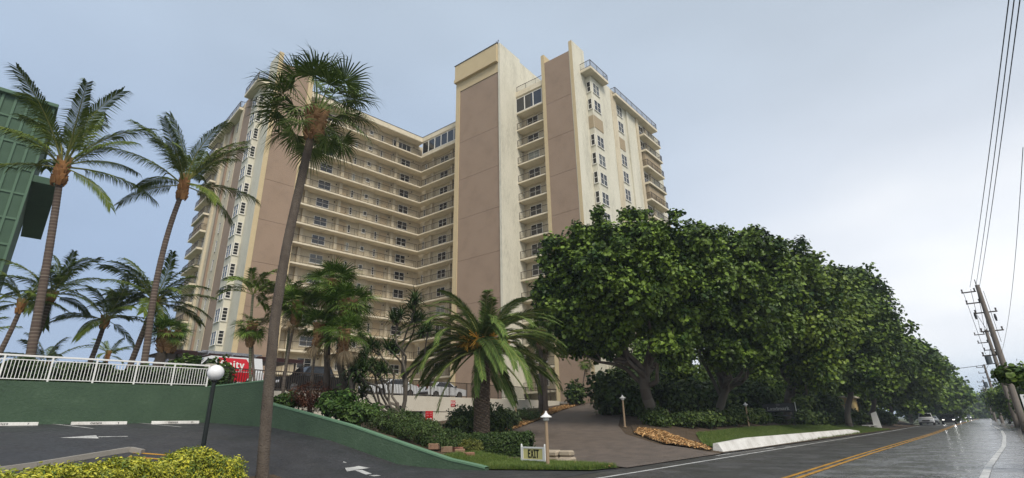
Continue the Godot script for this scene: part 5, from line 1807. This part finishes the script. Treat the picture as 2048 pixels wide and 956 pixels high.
func street_things() -> void:
	utility_pole("tall grey utility pole carrying three wires overhead beside the hedge", Vector3(3.85, 0, -60), 12.2, true)
	utility_pole("grey utility pole with drum transformer behind the tall one", Vector3(4.9, 0, -85), 11.2, false)
	utility_pole("slim utility pole beyond the transformer pole", Vector3(5.7, 0, -130), 10.2, false)
	utility_pole("small distant utility pole above the right hand trees", Vector3(6.4, 0, -170), 9.4, false)
	utility_pole("farthest utility pole above the right hand trees", Vector3(7.6, 0, -215), 9.4, false)
	var i := 0
	for q in [[3.35, 3.79], [3.75, 3.72], [4.0, 3.76]]:
		var m := cable(Vector3(q[0], 12.1, -60), Vector3(q[1], 12.5, 10), 0.35, 0.015, 20)
		tag(obj("power_line", m, M.wire), "thin black power line running overhead from the tall utility pole", "wire", "overhead power lines")
		var m2 := cable(Vector3(q[0], 11.9, -60), Vector3(q[0] + 1.0, 11.0, -85), 0.4, 0.02)
		tag(obj("power_line", m2, M.wire), "black power line slung between the tall pole and the transformer pole", "wire", "lines between the two nearest poles")
		i += 1
	tag(obj("power_line", cable(Vector3(4.9, 9.6, -85), Vector3(5.7, 9.4, -130), 0.7, 0.03), M.wire), "black cable slung from the transformer pole to the slim pole", "wire")
	tag(obj("power_line", cable(Vector3(3.95, 6.3, -60), Vector3(3.6, 9.6, -22), 0.5, 0.010), M.wire), "service cable rising from the tall pole towards the near side", "wire")
	tag(obj("power_line", cable(Vector3(4.9, 7.2, -85), Vector3(-16, 7.6, -88), 0.6, 0.03), M.wire), "black cable crossing the road from transformer pole to the grove", "wire")
	tag(obj("power_line", cable(Vector3(4.9, 6.7, -85), Vector3(14.0, 8.4, -78), 0.4, 0.025), M.wire), "black cable leaving the transformer pole away from the road", "wire")
	# speed limit sign
	var s := thing("speed_limit_sign", "white speed limit sign reading 35 beside the utility pole", "sign", Vector3(2.62, 0, -33.0))
	var p := MB.new()
	p.box(Vector3(0, 1.1, -0.04), Vector3(0.06, 2.3, 0.05))
	obj("post", p, M.rail, s)
	var pl := MB.new()
	pl.box(Vector3(0, 1.9, 0), Vector3(0.61, 0.76, 0.012), Basis.IDENTITY, 0.004)
	obj("plate", pl, M.white, s)
	obj("lettering", text_mesh("SPEED", 0.11, 0.004), M.black, s, T(0, 2.17, 0.008))
	obj("lettering", text_mesh("LIMIT", 0.11, 0.004), M.black, s, T(0, 2.03, 0.008))
	obj("lettering", text_mesh("35", 0.28, 0.004), M.black, s, T(0, 1.78, 0.008))
	# grove sign
	var g := thing("entrance_sign", "dark green name board with pale serif lettering under the trees", "sign", on_land(-12.9, -55.0), deg_to_rad(12))
	for x in [-1.05, 1.15]:
		var m := MB.new()
		m.box(Vector3(x, 0.9, 0), Vector3(0.09, 1.9, 0.09), Basis.IDENTITY, 0.01)
		obj("post", m, M.post_green, g)
	var bd := MB.new()
	bd.box(Vector3(0, 1.55, 0.02), Vector3(2.7, 0.75, 0.08), Basis.IDENTITY, 0.02)
	bd.box(Vector3(0, 0.85, 0.02), Vector3(2.1, 0.08, 0.05))
	obj("board", bd, plain(Color(0.03, 0.05, 0.045), 0.4), g)
	obj("lettering", text_mesh("Landmark", 0.27, 0.02, false, true), plain(Color(0.8, 0.8, 0.78), 0.4), g, T(-0.02, 1.45, 0.07))
	obj("lettering", text_mesh("The", 0.14, 0.02, false, true), plain(Color(0.6, 0.6, 0.58), 0.4), g, T(0.0, 1.82, 0.07))
	var br := MB.new()
	br.box(Vector3(1.45, 1.6, 0.03), Vector3(0.07, 0.8, 0.05))
	obj("bracket", br, M.white, g)
	var e := thing("entrance_pylon", "leaning white entrance pylon with low boxed foot beside the road", "sign", Vector3(-8.0, 0.1, -80))
	var em := MB.new()
	em.side_prism(V2([-0.35, 0, 0.45, 0, 0.22, 2.0, -0.35, 1.8]), -0.1, 0.1)
	obj("board", em, M.white, e)
	var ef := MB.new()
	for z in [0.0, 0.36]: ef.box(Vector3(-0.75, 0.06 + z, 0.1), Vector3(1.6, 0.09, 0.2))
	for x in [-1.5, -0.75]: ef.box(Vector3(x, 0.24, 0.1), Vector3(0.09, 0.27, 0.19))
	obj("boxed_foot", ef, M.white, e)
	# the house glimpsed under the trees
	var h := thing("low_cream_house", "low cream house glimpsed between the grove trunks", "building", Vector3(-16.5, 1.0, -98))
	var hm := MB.new()
	hm.box(Vector3(0, 1.5, 0), Vector3(9.0, 3.6, 8.0))
	obj("wall", hm, plain(Color(0.78, 0.68, 0.46), 0.9), h)
	var hr := MB.new()
	hr.box(Vector3(0, 3.4, 0), Vector3(10.0, 0.25, 9.0), Basis.IDENTITY, 0.03)
	obj("roof", hr, M.slab, h)
	for x in [-2.5, 0.5, 3.0]:
		var w := MB.new()
		w.box(Vector3(x, 1.6, 4.0), Vector3(1.1, 1.2, 0.06))
		var wo := obj("window", w, M.frame, h)
		var pn := MB.new()
		pn.box(Vector3(x, 1.6, 4.035), Vector3(0.95, 1.05, 0.02))
		obj("pane", pn, M.shaded_glass, wo)

# ---------------------------------------------------------------- planting
func palms() -> void:
	rng.seed = 101
	var big := [[0, 4, 1.15], [1, 4, 1.08], [2, 4, 1.0], [3, 2, 0.98], [4, 1, 0.92], [5, 1, 0.8]]
	coconut_palm("tall coconut palm with thick orange leaf bases in front of green house", Vector3(-31.7, 3.35, -4.7), [Vector3(-31.70, 5.0, -4.5), Vector3(-31.73, 9.21, -4.13), Vector3(-31.79, 13.7, -3.67)], "coconut", big)
	coconut_palm("tall coconut palm with slanting trunk beside the tower", Vector3(-31.8, 3.35, -9.1), [Vector3(-31.76, 5.06, -8.95), Vector3(-31.83, 10.29, -8.72), Vector3(-31.75, 14.7, -9.01)], "coconut", [[0, 4, 1.0], [1, 4, 1.0], [2, 4, 1.0], [3, 3, 0.95], [4, 2, 0.85], [5, 1, 0.8]], 0.17)
	var small := [[0, 3, 1.0], [1, 4, 1.05], [2, 4, 1.0], [3, 3, 0.95], [4, 2, 0.85]]
	coconut_palm("leaning orange trunked coconut palm behind the tall ringed trunk", Vector3(-36.7, 3.35, -4.9), [Vector3(-36.61, 5.85, -5.2), Vector3(-36.62, 8.3, -5.35)], "young_coconut", small, 0.17)
	coconut_palm("slim coconut palm with dark trunk near the green house", Vector3(-35.8, 3.35, -3.6), [Vector3(-35.76, 5.64, -4.0), Vector3(-35.76, 7.5, -4.2)], "young_coconut", [[0, 3, 0.8], [1, 4, 0.8], [2, 4, 0.8], [3, 4, 0.75]], 0.13)
	coconut_palm("coconut palm standing clear against the sky behind white railing", Vector3(-37.3, 3.35, -7.6), [Vector3(-37.16, 5.33, -7.9), Vector3(-37.16, 7.4, -8.1)], "young_coconut", small, 0.15)
	coconut_palm("bushy coconut palm behind the slanting trunk", Vector3(-35.9, 3.35, -9.2), [Vector3(-35.8, 5.4, -9.5), Vector3(-35.71, 8.5, -9.9)], "young_coconut", [[0, 3, 1.15], [1, 5, 1.2], [2, 5, 1.2], [3, 5, 1.15], [4, 3, 1.0]], 0.17)
	coconut_palm("tiny coconut palm beyond the pool house", Vector3(-47, 3.35, -11.2), [Vector3(-47, 5.0, -11.1), Vector3(-47, 6.6, -10.9)], "young_coconut", [[0, 2, 0.55], [1, 3, 0.55], [2, 4, 0.5], [3, 3, 0.5]], 0.09)
	coconut_palm("low coconut palm with trunk hidden behind the railing hedge", Vector3(-42, 3.35, -2.6), [Vector3(-42, 4.6, -2.7), Vector3(-42, 5.6, -2.8)], "young_coconut", small, 0.15)
	coconut_palm("squat coconut palm with spreading fronds low behind the railing", Vector3(-41, 3.35, -6.6), [Vector3(-41, 4.2, -6.6), Vector3(-41, 5.0, -6.6)], "young_coconut", [[0, 2, 0.8], [1, 3, 0.8], [2, 4, 0.85], [3, 4, 0.85]], 0.15)
	fan_palm("fan_palm", "stout fan palm with shaggy swollen trunk beside the tower balconies", Vector3(-33.6, 3.35, -10.0), [Vector3(-33.5, 4.6, -10.1), Vector3(-33.45, 6.5, -10.35)], "thatch", [[0, 4, 0.9], [1, 6, 0.95], [2, 6, 1.0], [3, 6, 0.95], [4, 5, 0.9]], 0.30, 0, Color(0.26, 0.16, 0.10), Color(0.15, 0.085, 0.055))
	# the tall cabbage palm by the hedge
	fan_palm("cabbage_palm", "tall leaning cabbage palm with orange boots beside the yellow hedge", Vector3(-15.45, 0.18, -7.79), [Vector3(-15.53, 2.97, -7.63), Vector3(-15.55, 5.88, -7.58), Vector3(-15.56, 9.27, -7.79), Vector3(-15.54, 12.0, -8.04)], "sabal", [[0, 4, 1.12], [1, 7, 1.1], [2, 8, 1.02], [3, 6, 1.0], [4, 6, 0.95], [5, 5, 0.9], [6, 3, 0.75]], 0.165)
	# cluster in front of the left wing
	var full := [[0, 5, 1.0], [1, 7, 1.1], [2, 8, 1.15], [3, 8, 1.15], [4, 7, 1.1], [5, 4, 1.0]]
	fan_palm("fan_palm", "large fan palm with two toned crown in middle of the palm cluster", on_land(-23.3, -14.6), [Vector3(-23.2, 4.0, -14.2), Vector3(-23.13, 6.4, -13.95), Vector3(-23.13, 8.2, -13.93)], "thatch", full, 0.16, 6)
	fan_palm("fan_palm", "fan palm with thick dark curved trunk in the palm cluster", on_land(-22.2, -14.9), [Vector3(-22.4, 3.2, -14.7), Vector3(-22.6, 5.0, -14.4), Vector3(-21.9, 7.0, -14.2)], "thatch", full, 0.19, 4)
	fan_palm("fan_palm", "slender fan palm with skirt of dead leaves in palm cluster", on_land(-21.5, -14.9), [Vector3(-21.3, 3.0, -14.4), Vector3(-21.02, 5.4, -13.54)], "thatch", [[0, 4, 0.9], [1, 5, 0.9], [2, 6, 0.95], [3, 5, 0.95], [4, 5, 0.9]], 0.075, 8)
	fan_palm("fan_palm", "slender fan palm with leaning dark stem left in palm cluster", on_land(-23.9, -13.9), [Vector3(-23.7, 3.4, -13.7), Vector3(-23.33, 6.0, -13.6)], "thatch", [[0, 3, 0.8], [1, 5, 0.85], [2, 6, 0.9], [3, 5, 0.9], [4, 4, 0.9]], 0.07, 8)
	fan_palm("fan_palm", "slim fan palm close to the cabbage palm trunk", on_land(-25.6, -13.4), [Vector3(-25.3, 4.6, -13.2), Vector3(-24.71, 7.2, -13.1)], "thatch", [[0, 3, 0.9], [1, 5, 0.9], [2, 6, 0.95], [3, 6, 0.95], [4, 5, 0.9]], 0.08, 6)
	# feathery palms left of it
	var a := thing("feather_palm", "feathery palm with thin stem against the brown wing panel", "palm", on_land(-27.4, -12.7))
	obj("trunk", ringed_trunk([Vector3(0, -0.3, 0), Vector3(-0.02, 3.0, 0.5), Vector3(-0.08, 5.4, 0.7)], 0.075, 0.06, 0.12, Color(0.18, 0.18, 0.12), Color(0.11, 0.12, 0.075)), M.bark_v, a)
	crown_of_fronds(a, "areca", Vector3(-0.08, 5.45, 0.7), [[0, 3, 1.0], [1, 4, 1.0], [2, 4, 1.0], [3, 3, 1.0]])
	fan_palm("fan_palm", "short drooping fan palm below the feathery palm", on_land(-27.2, -13.0), [Vector3(-27.4, 4.2, -12.6), Vector3(-27.45, 6.4, -12.2)], "thatch", [[1, 3, 0.75], [2, 5, 0.8], [3, 6, 0.8], [4, 6, 0.8], [5, 5, 0.8]], 0.07, 0)
	var b := thing("feather_palm", "feathery palm half hidden behind the cabbage palm trunk", "palm", on_land(-25.9, -13.6))
	obj("trunk", ringed_trunk([Vector3(0, -0.3, 0), Vector3(0.1, 3.0, 0.2), Vector3(0.2, 5.4, 0.3)], 0.07, 0.055, 0.12, Color(0.18, 0.18, 0.12), Color(0.11, 0.12, 0.075)), M.bark_v, b)
	crown_of_fronds(b, "areca", Vector3(0.2, 5.5, 0.3), [[0, 3, 1.0], [1, 4, 1.0], [2, 4, 1.0], [3, 4, 1.0], [4, 3, 1.0]])
	date_palm()
	# by the foot of the tower
	fan_palm("fan_palm", "small fan palm leaning against the brown panel at driveway top", Vector3(-29.3, 3.4, -46.6), [Vector3(-29.0, 5.0, -46.8), Vector3(-28.6, 7.0, -47.0)], "thatch", [[1, 3, 0.6], [2, 5, 0.65], [3, 6, 0.65], [4, 6, 0.65], [5, 5, 0.6]], 0.06, 4, Color(0.15, 0.12, 0.10), Color(0.09, 0.07, 0.06), false, 0.6)
	fan_palm("fan_palm", "shaggy trunked fan palm behind the date palm fronds", on_land(-27.8, -38.5), [Vector3(-27.8, 5.0, -38.5), Vector3(-27.8, 8.2, -38.5)], "thatch", full, 0.26, 10, Color(0.16, 0.11, 0.08), Color(0.09, 0.065, 0.05), true, 1.0)
	fan_palm("fan_palm", "fan palm crowded between date palm and sea grape crown", on_land(-26.9, -36.5), [Vector3(-26.7, 5.0, -36.5), Vector3(-26.5, 8.8, -36.4)], "thatch", full, 0.2, 8, Color(0.16, 0.11, 0.08), Color(0.09, 0.065, 0.05), true, 1.0)
	screw_pine("low spreading screw pine in front of the garage gate", on_land(-21.8, -17.6), [Vector3(-21.4, 3.6, -14.6), Vector3(-20.9, 3.9, -14.2), Vector3(-22.2, 4.6, -15.4), Vector3(-21.9, 4.0, -16.2), Vector3(-22.6, 5.3, -16.6), Vector3(-21.6, 3.0, -15.2), Vector3(-22.8, 4.4, -16.0)], Vector3(-21.9, 2.6, -17.5), 0.13)
	screw_pine("tall screw pine with forked crown before the tower corner", on_land(-22.6, -18.4), [Vector3(-21.45, 7.6, -18.0), Vector3(-21.9, 6.6, -17.2), Vector3(-22.5, 7.0, -18.9), Vector3(-21.0, 6.2, -18.6), Vector3(-22.7, 5.4, -17.6)], Vector3(-22.3, 4.4, -18.2), 0.13)

func trees() -> void:
	rng.seed = 202
	var near := leaf_clump(11, 0.115, 0.34, 1)
	var mid := leaf_clump(11, 0.14, 0.45, 2)
	var far := leaf_clump(11, 0.22, 0.7, 3)
	var g0 := Color(0.020, 0.046, 0.007)
	var g1 := Color(0.15, 0.225, 0.032)
	broad_tree("sea_grape_tree", "broad sea grape tree with gnarled forked trunk beside the driveway", on_land(-16.2, -35.1), Vector3(-15.9, 5.0, -33.6), 0.42,
		[[-18.9, 12.4, -30.6, 2.6], [-19.7, 9.7, -30.1, 2.2], [-17.3, 13.4, -31.6, 2.5], [-14.7, 12.8, -31.8, 2.7], [-16.3, 10.1, -29.9, 2.8], [-14.0, 9.6, -31.0, 2.8], [-13.0, 12.6, -34.6, 2.9], [-18.6, 8.0, -29.6, 1.8], [-16.3, 7.9, -31.0, 2.0], [-12.4, 9.8, -33.8, 2.8], [-13.8, 7.5, -33.2, 1.9], [-17.8, 6.6, -31.3, 1.3], [-19.2, 11.2, -33.5, 2.6], [-16.5, 12.2, -35.5, 2.8], [-19.3, 6.7, -30.2, 1.2], [-13.0, 5.9, -32.0, 1.3]], 5.4, near, g0, g1, "sea grape trees along the road")
	broad_tree("sea_grape_tree", "sea grape tree with low arching limbs behind the white kerb wall", on_land(-15.2, -44.5), Vector3(-13.6, 3.8, -43.0), 0.36,
		[[-12.5, 14.0, -41.1, 2.5], [-11.1, 13.6, -42.6, 2.8], [-11.6, 11.0, -40.4, 3.1], [-9.9, 12.6, -44.9, 3.0], [-10.4, 9.4, -41.7, 2.8], [-12.7, 8.4, -39.0, 2.4], [-9.7, 8.4, -43.9, 2.3], [-13.9, 15.6, -42.8, 1.5], [-14.5, 11.5, -43.5, 3.0], [-13.0, 8.0, -42.0, 2.2], [-10.4, 6.3, -41.5, 1.8], [-12.0, 6.0, -38.8, 1.4]], 4.6, near, g0 * 0.9, g1 * 0.9, "sea grape trees along the road", 0.8, 1.5)
	broad_tree("sea_grape_tree", "sea grape tree spreading over the green name board", on_land(-13.6, -57.5), Vector3(-11.5, 4.6, -56.0), 0.38,
		[[-10.4, 14.6, -53.1, 3.4], [-8.8, 12.8, -54.3, 3.6], [-7.9, 11.9, -57.5, 3.1], [-9.3, 9.6, -51.2, 3.4], [-8.0, 9.4, -55.5, 3.0], [-8.5, 7.2, -52.4, 2.1], [-12.5, 12.0, -56.5, 3.6], [-12.2, 8.6, -53.0, 2.8], [-8.7, 5.3, -51.2, 1.6], [-9.4, 5.4, -54.5, 2.0]], 3.1, mid, g0, g1 * Color(1.08, 1.0, 0.9), "sea grape trees along the road")
	broad_tree("shade_tree", "tall loose crowned shade tree rising above the sea grapes", on_land(-9.8, -72), Vector3(-8.6, 7.5, -71), 0.32,
		[[-6.4, 15.6, -69.8, 3.0], [-5.4, 14.0, -71.8, 3.0], [-7.4, 11.6, -65.7, 3.6], [-5.4, 11.4, -73.9, 3.1], [-7.0, 8.8, -69.7, 3.4], [-4.9, 9.6, -77.9, 2.8], [-9.5, 13.0, -70.5, 3.4], [-10.0, 9.0, -69.0, 3.0], [-7.2, 5.6, -66.5, 2.2], [-6.8, 5.4, -73.0, 2.2]], 2.2, mid, g0, g1 * 0.85, "shade trees along the road")
	broad_tree("shade_tree", "rounded shade tree beyond the white entrance pylon", on_land(-10.0, -92), Vector3(-8.5, 5.0, -90), 0.35,
		[[-5.6, 9.6, -87.9, 3.8], [-4.6, 8.4, -92.0, 3.6], [-6.6, 7.4, -85.8, 3.8], [-4.6, 6.8, -93.0, 3.4], [-9.0, 9.5, -89.0, 3.8]], 2.2, mid, g0, g1, "shade trees along the road", 1.0, 1.7)
	broad_tree("shade_tree", "dark shade tree with forked pale trunk near the parked pickup", on_land(-9.4, -112), Vector3(-8.6, 4.5, -112), 0.36,
		[[-5.4, 8.8, -115.0, 5.2], [-4.6, 7.6, -121.0, 5.0], [-7.0, 6.4, -110.0, 4.6], [-9.0, 8.5, -116.0, 5.0]], 1.3, far, g0, g1, "shade trees along the road")
	broad_tree("shade_tree", "hazy shade tree beyond the parked pickup", on_land(-8.5, -150), Vector3(-7.6, 5, -151), 0.4,
		[[-5.6, 8.0, -150.0, 6.6], [-4.4, 7.0, -162.0, 6.2], [-9.0, 8.0, -156.0, 6.5]], 0.95, far, g0, g1, "shade trees along the road", 1.2, 1.9)
	broad_tree("shade_tree", "far hazy shade tree where the road narrows", Vector3(-8, 0, -215), Vector3(-7, 5, -215), 0.4,
		[[-4.6, 6.6, -214.0, 7.5], [-9.0, 7.0, -222.0, 8.0]], 0.7, far, g0, g1, "shade trees along the road", 1.5, 2.4)
	broad_tree("shade_tree", "farthest shade tree closing the end of the road", Vector3(-4, 0, -300), Vector3(-3, 5, -300), 0.4,
		[[-1.6, 6.0, -300.0, 9.0], [6.0, 4.0, -330.0, 7.0], [14.0, 4.0, -330.0, 8.0]], 0.6, far, g0, g1, "shade trees along the road", 1.6, 2.6)
	# tall dark trees that close the back of the grove
	broad_tree("grove_tree", "dark tree standing deep behind the sea grape trunks near the tower", on_land(-24.5, -54), Vector3(-24, 5, -54), 0.3, [[-24, 7.0, -53, 3.6], [-21.5, 5.0, -54, 3.0], [-26.5, 5.0, -52, 3.0], [-23, 10, -56, 3.4]], 2.4, mid, g0, g1, "trees at the back of the grove")
	broad_tree("grove_tree", "dark tree standing deep behind the name board", on_land(-20.5, -66), Vector3(-20, 5, -66), 0.3, [[-20, 7.0, -65, 3.6], [-17.5, 4.6, -66, 3.0], [-22.5, 5.0, -64, 3.2], [-19, 10, -68, 3.6]], 2.2, mid, g0, g1, "trees at the back of the grove")
	broad_tree("grove_tree", "dark tree standing deep behind the tall shade tree", on_land(-18.0, -82), Vector3(-17.5, 5, -82), 0.3, [[-17, 7.0, -81, 4.0], [-14.5, 4.8, -82, 3.2], [-20, 5.0, -80, 3.6], [-16, 10, -84, 4.0]], 1.8, mid, g0, g1, "trees at the back of the grove")
	broad_tree("grove_tree", "dark tree standing behind the low cream house", on_land(-15.0, -108), Vector3(-15, 5, -108), 0.3, [[-15, 7.0, -108, 4.6], [-11.5, 5.0, -104, 3.6], [-20, 6.0, -106, 5.0], [-13, 10, -112, 4.6]], 1.4, far, g0, g1, "trees at the back of the grove")
	# understorey deep in the grove
	rng.seed = 203
	var spots := [[-20.5, -38, 2.2, 3.2], [-22, -44, 2.4, 3.6], [-18.5, -47, 2.3, 3.0], [-17.5, -52, 2.4, 3.4], [-16.5, -60, 2.6, 3.6], [-14.5, -68, 2.6, 3.4], [-13.5, -78, 2.6, 3.6]]
	for q in spots:
		shrub("grove_shrub", "dense dark understorey shrub deep among the grove trunks", on_land(q[0], q[1]), q[2], q[3], 3.2, mid, Color(0.03, 0.06, 0.014), Color(0.10, 0.14, 0.035), null, "understorey shrubs in the grove")
	var low := [[-15.0, -33.0, 0.8, 0.7], [-15.8, -34.4, 1.0, 1.1], [-14.6, -36.2, 1.1, 0.9], [-14.0, -38.5, 1.2, 1.0], [-14.4, -41.5, 1.2, 1.1], [-14.2, -44.5, 1.3, 1.1], [-14.4, -48.0, 1.4, 1.3], [-14.0, -51.5, 1.3, 1.2], [-13.2, -57.5, 1.1, 1.0], [-12.4, -62.0, 1.4, 1.3], [-11.8, -67.0, 1.4, 1.4], [-10.8, -74.0, 1.4, 1.5], [-10.4, -84.0, 1.6, 1.8], [-9.0, -98.0, 1.8, 1.8]]
	for q in low:
		shrub("border_shrub", "low dark green shrub in the border beneath the grove", on_land(q[0], q[1]), q[2], q[3], 11.0 if q[1] > -60 else 5.0, leaf_clump(9, 0.07, 0.2, 8) if q[1] > -60 else near, Color(0.03, 0.06, 0.014), Color(0.10, 0.14, 0.035), null, "low shrubs under the grove")
	# right hand side of the road
	rng.seed = 204
	broad_tree("roadside_tree", "rounded roadside tree behind the speed limit sign", Vector3(7.2, 0, -72), Vector3(7.0, 2.0, -72), 0.22, [[6.6, 3.4, -71, 2.4], [8.0, 4.2, -73, 2.6], [6.9, 2.2, -75, 2.0]], 3.0, mid, g0, g1, "roadside trees opposite the grove")
	broad_tree("roadside_tree", "dark roadside tree beyond the transformer pole", Vector3(7.4, 0, -98), Vector3(7.2, 2.0, -98), 0.22, [[6.9, 3.4, -97, 2.8], [8.4, 4.0, -99, 2.8], [6.8, 2.4, -102, 2.4]], 2.2, mid, g0, g1, "roadside trees opposite the grove")
	broad_tree("roadside_tree", "hazy roadside tree past the parked dark car", Vector3(9.0, 0, -140), Vector3(9, 2.0, -140), 0.25, [[8.2, 3.6, -138, 3.2], [9.8, 4.4, -142, 3.4]], 1.6, far, g0, g1, "roadside trees opposite the grove")
	broad_tree("roadside_tree", "farthest hazy tree on the pole side of the road", Vector3(12, 0, -200), Vector3(12, 2.0, -200), 0.25, [[11, 3.6, -198, 4.2], [14, 4.4, -205, 4.4]], 1.2, far, g0, g1, "roadside trees opposite the grove")
	hedge("roadside_hedge", "clipped green hedge at the foot of the utility poles", [Vector3(5.0, 0, -56), Vector3(5.6, 0, -72), Vector3(6.6, 0, -92)], 1.4, 1.5, 2600, leaf_clump(9, 0.09, 0.26, 6), M.leaf, g0, g1)
	shrub("flowering_shrub", "small shrub with yellow and red leaves by the utility pole", Vector3(4.4, 0, -55), 0.8, 0.9, 14.0, leaf_clump(8, 0.08, 0.2, 7), Color(0.10, 0.10, 0.02), Color(0.38, 0.16, 0.03))
	# near branch that reaches into view from a tree beside the pavement
	rng.seed = 205
	var t := thing("pavement_tree", "sea grape tree beside the pavement reaching one leafy branch out", "tree", Vector3(4.3, 0, -20.6))
	var m := MB.new()
	limb(m, Vector3(0, -0.3, 0), Vector3(0.1, 2.4, 0.1), 0.14, 0.10, 0.05)
	limb(m, Vector3(0.1, 1.9, 0.1), Vector3(-2.6, 2.35, 0.5), 0.06, 0.02, 0.04)
	for k in 5: limb(m, Vector3(0.1, 2.2, 0.1), Vector3(0.4 + cos(k * 1.3) * 1.2, 3.4 + 0.3 * (k % 2), sin(k * 1.3) * 1.3), 0.07, 0.025, 0.08)
	obj("trunk", m, M.bark_v, t)
	fill_crown("crown", t, [[-3.0, 2.5, 0.55, 0.24], [-2.7, 2.42, 0.55, 0.26], [-2.2, 2.34, 0.5, 0.3], [-1.7, 2.3, 0.45, 0.32], [-1.2, 2.3, 0.4, 0.36], [0.6, 3.6, 0.2, 1.4], [1.2, 3.0, 0.6, 1.2]], 34.0, leaf_clump(7, 0.085, 0.14, 12), M.leaf, Color(0.03, 0.06, 0.012), Color(0.11, 0.16, 0.03))

func hedges() -> void:
	rng.seed = 301
	var small := leaf_clump(10, 0.036, 0.10, 20, false)
	hedge("golden_hedge", "clipped yellow green hedge in front of the parking lot", [Vector3(-12.3, 0.0, 1.2), Vector3(-13.5, 0.02, -1.9), Vector3(-15.5, 0.05, -4.6), Vector3(-16.0, 0.10, -7.1)], 1.3, 0.66, 8600, small, M.hedge_leaf, Color(0.06, 0.12, 0.01), Color(0.55, 0.52, 0.04), 0.14)
	hedge("railing_hedge", "dark green hedge growing behind the white railing", [on_wall(29.7, -9.0, 3.35), on_wall(29.7, 8.3, 3.35)], 1.0, 0.72, 5200, leaf_clump(9, 0.06, 0.16, 21), M.leaf, Color(0.02, 0.045, 0.012), Color(0.06, 0.10, 0.03), 0.16)
	hedge("clipped_hedge", "clipped dark green box hedge behind the exit sign", [on_land(-19.2, -18.6), on_land(-17.6, -19.5), on_land(-15.6, -20.3)], 1.1, 0.85, 5600, leaf_clump(10, 0.032, 0.10, 22), M.leaf, Color(0.02, 0.045, 0.012), Color(0.075, 0.115, 0.035), 0.06)
	var lc := leaf_clump(9, 0.06, 0.16, 23)
	var fine := leaf_clump(10, 0.034, 0.12, 24, false)
	var d0 := Color(0.028, 0.055, 0.016)
	var d1 := Color(0.085, 0.125, 0.036)
	shrub("red_leaved_shrub", "red brown leaved shrub among the slim palm stems", on_land(-23.1, -13.6, 0.1), 1.15, 1.35, 26.0, fine, Color(0.05, 0.02, 0.012), Color(0.17, 0.07, 0.04))
	shrub("bright_shrub", "bright green broad leaved shrub right of the red shrub", on_land(-21.6, -13.9, 0.1), 0.9, 1.2, 14.0, leaf_clump(7, 0.10, 0.2, 25, false), Color(0.03, 0.07, 0.015), Color(0.10, 0.17, 0.04))
	shrub("bright_shrub", "bright green shrub behind the green wall by the cabbage palm", on_land(-24.6, -13.2, 0.0), 0.8, 0.8, 14.0, lc, Color(0.03, 0.07, 0.015), Color(0.09, 0.15, 0.04))
	shrub("bright_shrub", "bright green spreading shrub where the green wall slopes down", on_land(-20.2, -14.2, 0.1), 0.9, 0.9, 16.0, lc, Color(0.035, 0.075, 0.015), Color(0.11, 0.17, 0.045))
	for q in [[-18.9, -15.0, 1.2, 1.1], [-17.9, -15.4, 1.1, 0.9], [-20.0, -16.4, 1.2, 1.3], [-18.6, -16.8, 1.0, 0.9], [-17.0, -14.6, 0.9, 0.8], [-16.2, -15.2, 0.9, 0.7]]:
		shrub("dark_shrub", "dark fine leaved shrub in the bed behind the green wall", on_land(q[0], q[1]), q[2], q[3], 22.0, fine, d0, d1, null, "dark shrubs behind the green wall")
	for q in [[-24.0, -24.6, 1.1, 1.7], [-22.9, -23.0, 1.0, 1.5], [-23.4, -26.4, 1.1, 1.6], [-22.0, -25.4, 0.9, 1.3]]:
		shrub("round_leaved_shrub", "dark round leaved shrub either side of the date palm trunk", on_land(q[0], q[1]), q[2], q[3], 13.0, lc, d0, d1, null, "round leaved shrubs by the date palm")
	shrub("mounded_shrub", "clipped dark mound shrub in the leaf covered bed", on_land(-24.6, -31.8), 1.2, 0.95, 20.0, fine, d0, d1)
	shrub("spiky_shrub", "pale spiky shrub beside the lamp in the leaf covered bed", on_land(-23.6, -28.2), 0.9, 1.1, 16.0, leaf_clump(9, 0.12, 0.2, 26, false), Color(0.04, 0.07, 0.03), Color(0.13, 0.16, 0.07))
	shrub("tall_shrub", "tall dark round leaved shrub at top of the driveway", on_land(-28.9, -45.2), 1.0, 2.3, 11.0, leaf_clump(8, 0.085, 0.2, 27), d0, d1)
	shrub("variegated_shrub", "small yellow green shrub below the clipped hedge", on_land(-16.2, -17.0), 0.55, 0.5, 40.0, fine, Color(0.06, 0.08, 0.015), Color(0.20, 0.21, 0.05))
	shrub("variegated_shrub", "yellow green shrub at left end of the clipped hedge", on_land(-18.6, -17.3), 0.6, 0.55, 40.0, fine, Color(0.06, 0.08, 0.015), Color(0.17, 0.19, 0.05))
	for q in [[-32.9, -11.2, 1.0, 2.0], [-32.5, -12.7, 1.05, 2.0]]:
		shrub("terrace_shrub", "bright green leafy shrub beside the cream pillar", Vector3(q[0], 3.35, q[1]), q[2], q[3], 11.0, leaf_clump(9, 0.085, 0.2, 28), Color(0.03, 0.065, 0.012), Color(0.10, 0.16, 0.035), null, "leafy shrubs beside the cream pillar")
	# soil under the front hedge
	setting("hedge_bed", drape(V2([-11.2, 2.4, -12.6, -2.2, -14.6, -5.0, -14.6, -8.4, -16.6, -8.6, -17.2, -6.8, -16.4, -4.2, -14.4, -1.4, -13.3, 2.4]), 0.7, 0.03), M.soil)

func _ready() -> void:
	make_view()
	make_materials()
	make_land()
	make_tower()
	garage()
	green_house()
	lot_things()
	exit_corner()
	kerb_wall()
	palms()
	trees()
	hedges()
	vehicles()
	street_things()
	litter()
	grass()
